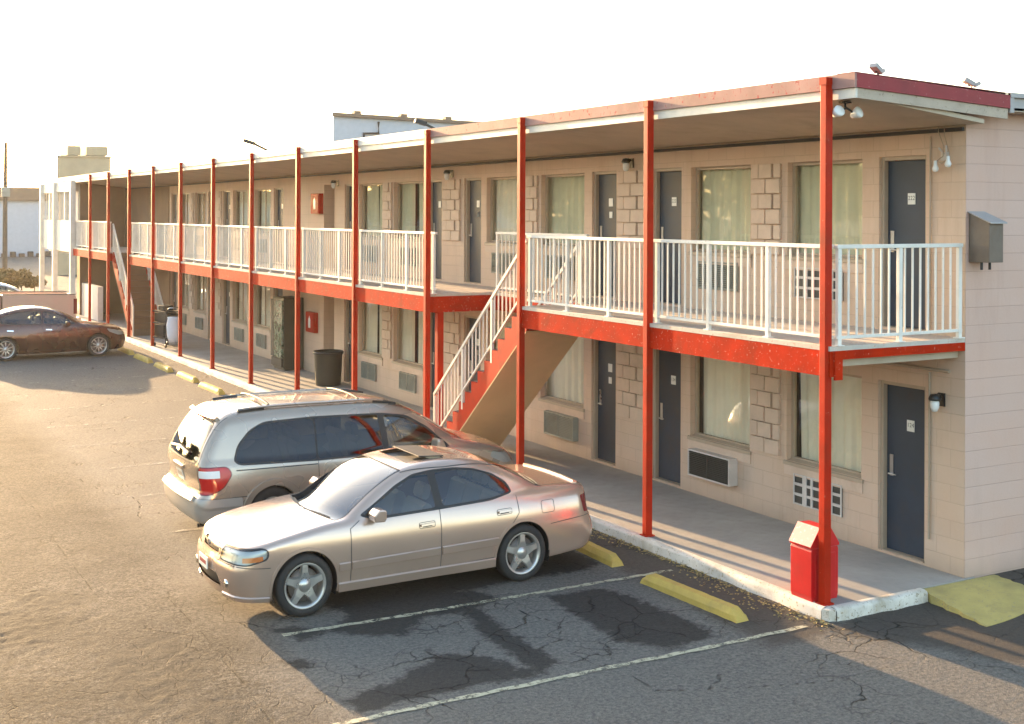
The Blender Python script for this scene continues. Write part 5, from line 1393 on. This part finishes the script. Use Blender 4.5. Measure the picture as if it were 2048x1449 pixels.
# ================================================================== minivan (nose to the building)
VAN = dict(L=5.10, H=1.76, cf=.16, cr=.07, cw=.16, cb=.05, crown=.03, rcrown=.035, kf=.25, kr=.16, kt=.10, kg=.13, kj=.06, xm=2.6, rear_cap=True, krc=.16,
    plan=[(-.2, .80), (0, .86), (.4, .93), (.9, .975), (2, .99), (4, .985), (4.6, .965), (5.1, .925), (5.3, .9)],
    section=[(.1, .90), (.25, .95), (.4, .98), (.55, .997), (.7, 1.0), (.85, .985), (.95, .962), (1.05, .93), (1.2, .87)],
    deck=[(-.2, .62), (0, .72), (.15, .80), (.45, .90), (.9, 1.00), (1.2, 1.05), (1.6, 1.05), (2.5, 1.03), (4, 1.03), (4.9, 1.05), (5.2, 1.05)],
    front=[(.1, .14), (.25, .06), (.42, .015), (.56, .02), (.70, .08), (.9, .25), (1.2, .6)],
    rear=[(.1, 4.84), (.22, 4.95), (.36, 5.04), (.52, 5.06), (.58, 5.04), (.64, 4.99), (.85, 4.99), (1.05, 4.985), (1.3, 4.87), (1.5, 4.74), (1.62, 4.64), (1.8, 4.45)],
    bottom=[(-.2, .28), (.4, .22), (1.2, .20), (4, .20), (4.6, .24), (5.1, .30)],
    roof=[(.5, .65), (.9, .97), (1.15, 1.14), (1.5, 1.345), (1.85, 1.51), (2.15, 1.59), (2.6, 1.635), (3.2, 1.65), (3.8, 1.65), (4.3, 1.63), (4.7, 1.585), (5.1, 1.52)],
    cabin_plan=[(1.0, .86), (1.6, .91), (2.5, .925), (4, .92), (4.6, .905), (5.1, .87)],
    tumble=[(.8, .025), (1.0, .0), (1.2, -.055), (1.4, -.125), (1.6, -.215), (1.75, -.30)])
c = Car(VAN, .026, 'minivan', (-.28, 7.02, GZ), math.pi, 'sandy grey minivan with a roof rack parked nose in beside the sedan', 'minivan')
XW = (.96, 3.99); ZW = .345; RA = .375
for xw in XW: c.take(lambda V: np.maximum(np.hypot(V[:, 0] - xw, V[:, 2] - ZW) - RA, .58 - np.abs(V[:, 1])))
q1 = round_poly([(3.36, .985), (4.42, 1.015), (4.50, 1.05), (4.44, 1.22), (4.27, 1.385), (4.06, 1.475), (3.36, 1.495)], .07, 5)
q2 = round_poly([(2.36, .985), (3.335, .985), (3.335, 1.495), (2.40, 1.475)], .03)
q3 = round_poly([(1.36, 1.0), (2.27, .985), (2.31, 1.465), (1.98, 1.415), (1.66, 1.245)], .04)
qt = round_poly([(1.30, .975), (2.3, .962), (3.35, .962), (4.43, .99), (4.53, 1.04), (4.465, 1.235), (4.285, 1.41), (4.07, 1.50), (3.35, 1.518), (2.35, 1.495), (1.95, 1.442), (1.63, 1.262)], .07, 5)
f1, f2, f3 = c.take(sidefn(q1)), c.take(sidefn(q2)), c.take(sidefn(q3)); ft = c.take(sidefn(qt))
def vws(V):
    x, y, z = V[:, 0], np.abs(V[:, 1]), V[:, 2]
    return np.maximum.reduce([y - np.interp(x, [.9, 2.1], [.80, .63]), .98 + .16 * y ** 2 - x, x - 2.06 - .10 * y ** 2, .96 - z])
wsF = c.take(vws); wsT = c.take(lambda V: vws(V) - .025)
bgp = round_poly([(-.70, 1.03), (.70, 1.03), (.60, 1.49), (-.60, 1.49)], .08)
bgF = c.take(lambda V: np.maximum(poly_sd(V[:, 1], V[:, 2], bgp), 4.35 - V[:, 0]))
bgT = c.take(lambda V: np.maximum(poly_sd(V[:, 1], V[:, 2], bgp) - .03, 4.35 - V[:, 0]))
tlp = round_poly([(4.56, .90), (4.62, .985), (4.95, .985), (5.20, .97), (5.20, .66), (4.86, .66), (4.68, .735)], .06)
tlF = c.take(lambda V: np.maximum.reduce([poly_sd(V[:, 0], V[:, 2], tlp), .80 - np.abs(V[:, 1]), 4.4 - V[:, 0]]))
tlR = c.take(lambda V: np.maximum.reduce([poly_sd(V[:, 0], V[:, 2], tlp) - .014, .787 - np.abs(V[:, 1]), 4.4 - V[:, 0]]))
hlp = round_poly([(.10, .66), (.20, .80), (.62, .86), (.66, .78), (.40, .67)], .03)
hlF = c.take(lambda V: np.maximum.reduce([poly_sd(V[:, 0], V[:, 2], hlp), .42 - np.abs(V[:, 1]), V[:, 0] - .8]))
bpF = c.take(lambda V: np.maximum(V[:, 2] - .60 - .0 * V[:, 0], 4.42 - V[:, 0]))
tgF = c.take(lambda V: np.maximum.reduce([np.abs(V[:, 1]) - np.interp(V[:, 2], [.6, 1.0, 1.6], [.755, .765, .66]), 4.5 - V[:, 0], .615 - V[:, 2], V[:, 2] - 1.64]))
fdp = [(1.42, .30), (2.34, .30), (2.34, 1.0), (1.42, 1.0)]; sdp = [(2.345, .30), (3.35, .30), (3.35, 1.0), (2.345, 1.0)]
DV = {}
for nm, poly in (('f', fdp), ('s', sdp)):
    for sg in (-1, 1): DV[nm, sg] = c.take(lambda V: np.maximum.reduce([poly_sd(V[:, 0], V[:, 2], poly), .6 - sg * V[:, 1], V[:, 2] - .975]))
hoodF = c.take(lambda V: np.maximum.reduce([np.abs(V[:, 1]) - .78, .20 + .16 * V[:, 1] ** 2 - V[:, 0], V[:, 0] - .94 - .16 * V[:, 1] ** 2, .7 - V[:, 2]]))
c.mesh(c.F, 'body', M['vanpaint']); c.mesh(bpF, 'rear_bumper', M['vanbump'], None, .004); tg = c.mesh(tgF, 'tailgate', M['vanpaint']); c.mesh(hoodF, 'bonnet', M['vanpaint'])
DVO = {k: c.mesh(F, 'door', M['vanpaint']) for k, F in DV.items()}
for sg, G in halves(f1, c.V).items(): c.mesh(G, 'quarter_window', M['carglass_dark'], None, -.005)
for sg, G in halves(f2, c.V).items(): c.mesh(G, 'door_window', M['carglass_dark'], DVO['s', sg], -.005)
for sg, G in halves(f3, c.V).items(): c.mesh(G, 'door_window', M['carglass'], DVO['f', sg], -.005)
for sg, G in halves(ft, c.V).items(): c.mesh(G, 'window_surround', M['dark'], None, -.003)
c.mesh(wsF, 'windscreen', M['carglass'], None, -.004); c.mesh(wsT, 'windscreen_seal', M['dark'], None, -.002)
c.mesh(bgF, 'rear_window', M['carglass_dark'], tg, -.004); c.mesh(bgT, 'rear_window_seal', M['dark'], tg, -.002)
for sg, G in halves(tlF, c.V).items():
    o = c.mesh(G, 'tail_light', M['redlens'])
    V2, a, bb = clip(c.V, G, np.maximum.reduce([np.abs(c.V[:, 2] - .905) - .045, c.V[:, 0] - 5.3, 4.72 - c.V[:, 0]]))
    c.mesh(a, 'reversing_lens', M['lamp_white'], o, .003, V=V2)
c.mesh(tlR, 'tail_light_seal', M['redlens_dark'], None, -.001)
for sg, G in halves(hlF, c.V).items():
    o = c.mesh(G, 'headlight', M['lens'], None, -.001); c.mesh(G, 'reflector', M['reflector'], o, -.02)
for sg in (-1, 1):
    seam(c, 'door_gap', [(2.342, .98), (2.342, .30), (3.35, .30), (3.35, 1.50)], mode='side', sg=sg); seam(c, 'door_gap', [(2.342, .30), (1.42, .30), (1.42, .99)], mode='side', sg=sg)
    seam(c, 'sliding_track', [(3.36, .925), (4.50, .935)], mode='side', sg=sg, width=.014)
    seam(c, 'bumper_gap', [(4.42, .60), (4.42, .42)], mode='side', sg=sg); seam(c, 'bumper_gap', [(4.36, .605), (4.98, .60)], mode='side', sg=sg, width=.010)
    seam(c, 'tailgate_gap', [(sg * .757, .62), (sg * .765, .85), (sg * .755, 1.05), (sg * .70, 1.38), (sg * .655, 1.6)], mode='rear', width=.010)
    c.ribbon([(1.40, .40), (3.55, .40)], .10, .012, 'side', sg, thick=.012).build('side_moulding', M['vanbump'], c.root)
    for i, xw in enumerate(XW):
        c.ribbon(arch_pts(xw, ZW, RA + .03, .12, 3.02), .075, .022, 'side', sg, thick=.022).build('arch_flare', M['vanpaint'], c.root)
        arch_lining(c, xw, ZW, RA + .004, sg, .60); make_wheel(c.root, xw, sg * .855, ZW, .34, .215, .215, 5, sg)
    for x, z, d in ((2.12, .86, DVO['f', sg]), (2.50, .86, DVO['s', sg])): c.ribbon([(x - .10, z), (x + .10, z)], .03, .03, 'side', sg, thick=.02).build('door_handle', M['vanpaint'], d)
    rack = c.ribbon([(2.25, sg * .60), (3.1, sg * .615), (4.22, sg * .60)], .035, .04, 'top', thick=.025); rk = rack.build('roof_rail', M['vanpaint'], c.root)
    for x in (2.25, 4.22):
        c.ribbon([(x - .20, sg * .605), (x + .16, sg * .60)], .05, .03, 'top', thick=.04).build('rail_foot', M['black'], rk)
    b = MB(); Mx = Matrix.Translation((1.58, sg * 1.08, 1.03 * ZS)); b.prism([(-.07, -.08), (.05, -.09), (.07, .0), (.05, .11), (-.04, .10), (-.085, .0)], -.11, .11, 'y', M=Mx); b.build('door_mirror', M['vanpaint'], DVO['f', sg], .03)
    seam(c, 'bonnet_gap', [(.24, sg * .60), (.6, sg * .74), (1.0, sg * .78)], mode='top')
for x in (2.62, 3.95):
    b = MB(); pts = [c.top_point(x, y) * np.array([1, 1, ZS]) + np.array([0, 0, .045]) for y in np.linspace(-.60, .60, 9)]; b.tube(pts, .016, 8); b.build('roof_rack_bar', M['dark'], c.root)
c.ribbon([(y / 20, 1.535) for y in range(-12, 13)], .05, .05, 'rear', thick=.05).build('roof_spoiler', M['vanpaint'], tg)
c.ribbon([(-.17, 1.50), (.17, 1.50)], .022, .008, 'rear', thick=.006).build('brake_light', M['redlens'], tg)
c.ribbon([(-.56, 1.085), (-.1, 1.13), (.35, 1.10)], .03, .03, 'rear', thick=.02).build('rear_wiper', M['black'], tg)
b = MB(); p = c.end_point(0, .80, False); 
pl = c.ribbon([(-.155, .80), (.155, .80)], .155, .010, 'rear', thick=.008).build('number_plate', M['plate'], tg)
for y in (-.09, -.03, .03, .09): c.ribbon([(y - .018, .80), (y + .018, .80)], .06, .0125, 'rear').build('plate_mark', M['frame'], pl)
c.ribbon([(-.22, .905), (.22, .905)], .05, .03, 'rear', thick=.03).build('plate_garnish', M['vanpaint'], tg)
c.ribbon([(y / 20, .585) for y in range(-15, 16)], .07, .035, 'rear', thick=.03).build('bumper_step', M['vanbump'], c.root)
b = MB(); b.tube([(4.6, .62, .25), (4.93, .62, .235)], .028, 12); b.build('exhaust', M['dark'], c.root)
interior(c, 1.30, (1.95, 2.85, 3.75), .32, .66, 1.36, .76, M['seatdark'], -1, 1.02)
b = MB(); b.box(.9, 4.8, -.8, .8, .235, .265); b.build('underbody', M['well'], c.root)

# ================================================================== maroon sedan far down the row
MAR = dict(L=4.80, H=1.47, cf=.18, cr=.12, cw=.20, cb=.20, crown=.03, rcrown=.03, kf=.22, kr=.18, kt=.10, kg=.11, kj=.06,
    plan=[(-.2, .72), (0, .78), (.3, .85), (.7, .89), (1.3, .91), (3.5, .91), (4.3, .88), (4.8, .80), (5, .76)],
    section=[(.1, .90), (.25, .95), (.4, .985), (.55, 1.0), (.72, .995), (.88, .96), (1.0, .91), (1.15, .80)],
    deck=[(-.2, .55), (0, .66), (.15, .76), (.5, .85), (1.0, .92), (1.4, .97), (2.4, .99), (3.6, 1.04), (4.2, 1.08), (4.6, 1.07), (4.85, .98), (5, .8)],
    front=[(.1, .16), (.25, .08), (.4, .02), (.55, .02), (.7, .08), (.85, .2), (1.2, .5)],
    rear=[(.1, 4.6), (.3, 4.76), (.5, 4.8), (.7, 4.77), (1.0, 4.70), (1.2, 4.6)],
    bottom=[(-.2, .24), (.4, .19), (1.2, .18), (3.6, .18), (4.9, .28)],
    roof=[(.7, .5), (1.1, .80), (1.5, 1.07), (1.9, 1.27), (2.3, 1.40), (2.75, 1.45), (3.2, 1.43), (3.6, 1.35), (4.0, 1.22), (4.35, 1.07), (4.8, .8)],
    cabin_plan=[(1.2, .80), (2, .83), (3.2, .82), (4.2, .72)],
    tumble=[(.8, .02), (.98, .0), (1.15, -.07), (1.3, -.155), (1.45, -.26), (1.55, -.34)])
def simple_car(S, h, name, loc, rz, lab, matname, XW, ZW, RA, polys, ws, rg, doorx, rim, spokes, glass='carglass', zdoor=.95, cat='car'):
    c = Car(S, h, name, loc, rz, lab, cat)
    for xw in XW: c.take(lambda V: np.maximum(np.hypot(V[:, 0] - xw, V[:, 2] - ZW) - RA, .54 - np.abs(V[:, 1])))
    gl = [c.take(sidefn(round_poly(p, .05))) for p in polys]
    gt = [c.take(lambda V, p=p: np.maximum(poly_sd(V[:, 0], V[:, 2], round_poly(p, .05)) - .022, .4 - np.abs(V[:, 1]))) for p in polys]
    def band(a, b_, w0, w1):
        return lambda V: np.maximum.reduce([np.abs(V[:, 1]) - np.interp(V[:, 0], [a, b_], [w0, w1]), a - V[:, 0] + .2 * V[:, 1] ** 2 * (1 if a < 2.5 else -1), V[:, 0] - b_ - .1 * V[:, 1] ** 2 * (1 if a < 2.5 else -1), .9 - V[:, 2]])
    fw_, fr_ = c.take(band(*ws)), c.take(band(*rg))
    hp = round_poly([(.08, .62), (.22, .74), (.70, .82), (.62, .72), (.35, .62)], .03)
    hf = c.take(lambda V: np.maximum.reduce([poly_sd(V[:, 0], V[:, 2], hp), .4 - np.abs(V[:, 1]), V[:, 0] - .9]))
    gp = round_poly([(-.42, .40), (.42, .40), (.46, .66), (-.46, .66)], .05)
    gf = c.take(lambda V: np.maximum(poly_sd(V[:, 1], V[:, 2], gp), V[:, 0] - .5))
    tp = round_poly([(S['L'] - .35, .78), (S['L'] - .30, .95), (S['L'] + .2, .93), (S['L'] + .2, .74)], .03)
    tf = c.take(lambda V: np.maximum.reduce([poly_sd(V[:, 0], V[:, 2], tp), .4 - np.abs(V[:, 1]), S['L'] - .6 - V[:, 0]]))
    DD = {}
    for i, (a, b_) in enumerate(doorx):
        for sg in (-1, 1): DD[i, sg] = c.take(lambda V: np.maximum.reduce([a - V[:, 0], V[:, 0] - b_ + .6 * np.maximum(0, .55 - V[:, 2]) * (i == len(doorx) - 1), .27 - V[:, 2], V[:, 2] - zdoor, .5 - sg * V[:, 1]]))
    c.mesh(c.F, 'body', M[matname])
    DD = {k: c.mesh(F, 'door', M[matname]) for k, F in DD.items()}
    for i, F in enumerate(gl):
        for sg, G in halves(F, c.V).items(): c.mesh(G, 'door_window', M[glass], DD[min(i, len(doorx) - 1), sg], -.005)
    for F in gt:
        for sg, G in halves(F, c.V).items(): c.mesh(G, 'window_surround', M['dark'], None, -.002)
    c.mesh(fw_, 'windscreen', M['carglass']); c.mesh(fr_, 'rear_window', M['carglass_dark'])
    for sg, G in halves(hf, c.V).items(): o = c.mesh(G, 'headlight', M['lens']); c.mesh(G, 'reflector', M['reflector'], o, -.02)
    c.mesh(gf, 'grille', M['black'], None, -.01)
    for sg, G in halves(tf, c.V).items(): c.mesh(G, 'tail_light', M['redlens'])
    for sg in (-1, 1):
        for i, (a, b_) in enumerate(doorx): seam(c, 'door_gap', [(a, zdoor), (a, .27), (b_ - (.2 if i == len(doorx) - 1 else 0), .27)], mode='side', sg=sg); c.ribbon([(b_ - .26, .84), (b_ - .08, .85)], .03, .03, 'side', sg, thick=.02).build('door_handle', M['chrome'] if matname == 'maroon' else M[matname], DD[i, sg])
        for xw in XW:
            arch_lining(c, xw, ZW, RA + .004, sg, .56); make_wheel(c.root, xw, sg * .80, ZW, ZW, rim, .21, spokes, sg)
            c.ribbon(arch_pts(xw, ZW, RA + .012), .03, .006, 'side', sg, thick=.01).build('arch_lip', M[matname], c.root)
        b = MB(); Mx = Matrix.Translation((doorx[0][0] + .32, sg * 1.0, 1.0 * ZS)); b.prism([(-.07, -.05), (.05, -.06), (.07, .0), (.05, .08), (-.04, .07), (-.085, .0)], -.1, .1, 'y', M=Mx); b.build('door_mirror', M[matname], DD[0, sg], .025)
    interior(c, 1.5, (2.0, 2.95), .28, .56, 1.2, .66, M['seatdark'], -1)
    b = MB(); b.box(1.0, 3.9, -.7, .7, .21, .24); b.build('underbody', M['well'], c.root)
    return c
simple_car(MAR, .04, 'sedan', (-.98, 30.30, GZ), math.pi, 'dark maroon sedan parked facing the motel at the far left', 'maroon', (.93, 3.60), .33, .375,
    [[(1.62, 1.0), (2.52, 1.015), (2.52, 1.345), (2.25, 1.305), (1.90, 1.175)], [(2.60, 1.018), (3.50, 1.04), (3.90, 1.10), (3.55, 1.26), (3.15, 1.345), (2.60, 1.352)]],
    (1.30, 2.22, .74, .56), (3.55, 4.22, .55, .66), ((1.55, 2.56), (2.565, 3.65)), .245, 10)

# white car behind the pickup, mostly out of frame
simple_car(dict(MAR), .05, 'sedan', (-.35, 45.2, GZ), math.pi, 'white car mostly cut off by the left frame edge, behind the pickup', 'whitecar', (.93, 3.60), .33, .375,
    [[(1.62, 1.0), (2.52, 1.015), (2.52, 1.345), (2.25, 1.305), (1.90, 1.175)], [(2.60, 1.018), (3.50, 1.04), (3.90, 1.10), (3.55, 1.26), (3.15, 1.345), (2.60, 1.352)]],
    (1.30, 2.22, .74, .56), (3.55, 4.22, .55, .66), ((1.55, 2.56), (2.565, 3.65)), .235, 7)

# ================================================================== pickup: the bed is what shows
t = empty('pickup_truck', (-1.35, 37.1, GZ), math.pi, 'pale tan pickup truck, only its bed showing behind the maroon sedan', 'pickup truck')
b = MB()
side = [(0, .62), (0, 1.42), (.05, 1.50), (2.45, 1.56), (2.47, .60)] + [(1.25 + .46 * math.cos(a), .48 + .46 * math.sin(a)) for a in [.25 + (math.pi - .5) * i / 12 for i in range(13)]] + [(.80, .58)]
for s in (-1, 1): b.prism(side, s * .96, s * .88, 'y')
b.box(.01, .06, -.879, .879, .60, 1.47); b.box(2.40, 2.46, -.879, .879, .60, 1.54); b.box(.06, 2.40, -.879, .879, .66, .72)
b.build('bed', M['truckpaint'], t, .02)
for s in (-1, 1):
    b = MB(); b.bar((.02, s * .92, 1.515), (2.44, s * .92, 1.572), .10, .025); b.build('bed_rail_cap', M['dark'], t)
for s in (-1, 1):
    b = MB(); b.box(-.02, .10, s * .965 - .012, s * .965 + .012, .82, 1.36); b.box(-.025, -.001, s * .82 - .12, s * .82 + .12, .82, 1.36); b.build('tail_light', M['redlens_dark'], t)
b = MB(); b.box(-.16, -.03, -.93, .93, .48, .68); b.build('rear_bumper', M['chrome'], t, .02)
b = MB(); cabp = [(2.5, .55), (2.5, 1.50), (2.62, 1.98), (3.5, 2.0), (4.05, 1.55), (5.3, 1.42), (5.45, 1.2), (5.45, .55)]
b.prism(cabp, -.93, .93, 'y'); b.build('cab', M['truckpaint'], t, .06)
for s in (-1, 1):
    b = MB(); b.prism([(2.66, 1.50), (2.74, 1.90), (3.45, 1.92), (3.9, 1.54)], s * .932, s * .936, 'y'); b.build('cab_window', M['carglass_dark'], t)
    for x in (1.25, 4.55): make_wheel(t, x, s * .84, .37, .385, .22, .25, 6, s)
# ------------------------------------------------------------------ added haze volume standing in for low-sun glare
b = MB(); b.box(-1700, 1700, -1700, 1700, -1.2, 13.0); hz = b.build('haze', M['glass'])
t = bpy.data.materials.new('glare_haze'); t.use_nodes = True; t.node_tree.nodes.clear()
vo = t.node_tree.nodes.new('ShaderNodeVolumePrincipled'); oo = t.node_tree.nodes.new('ShaderNodeOutputMaterial')
vo.inputs['Color'].default_value = (.96, .93, .88, 1); vo.inputs['Density'].default_value = .00020; vo.inputs['Anisotropy'].default_value = .5
t.node_tree.links.new(vo.outputs[0], oo.inputs['Volume'])
hz.data.materials.clear(); hz.data.materials.append(t); tag(hz, 'thin haze volume added for low sun glare over the whole lot', 'haze', kind='stuff')
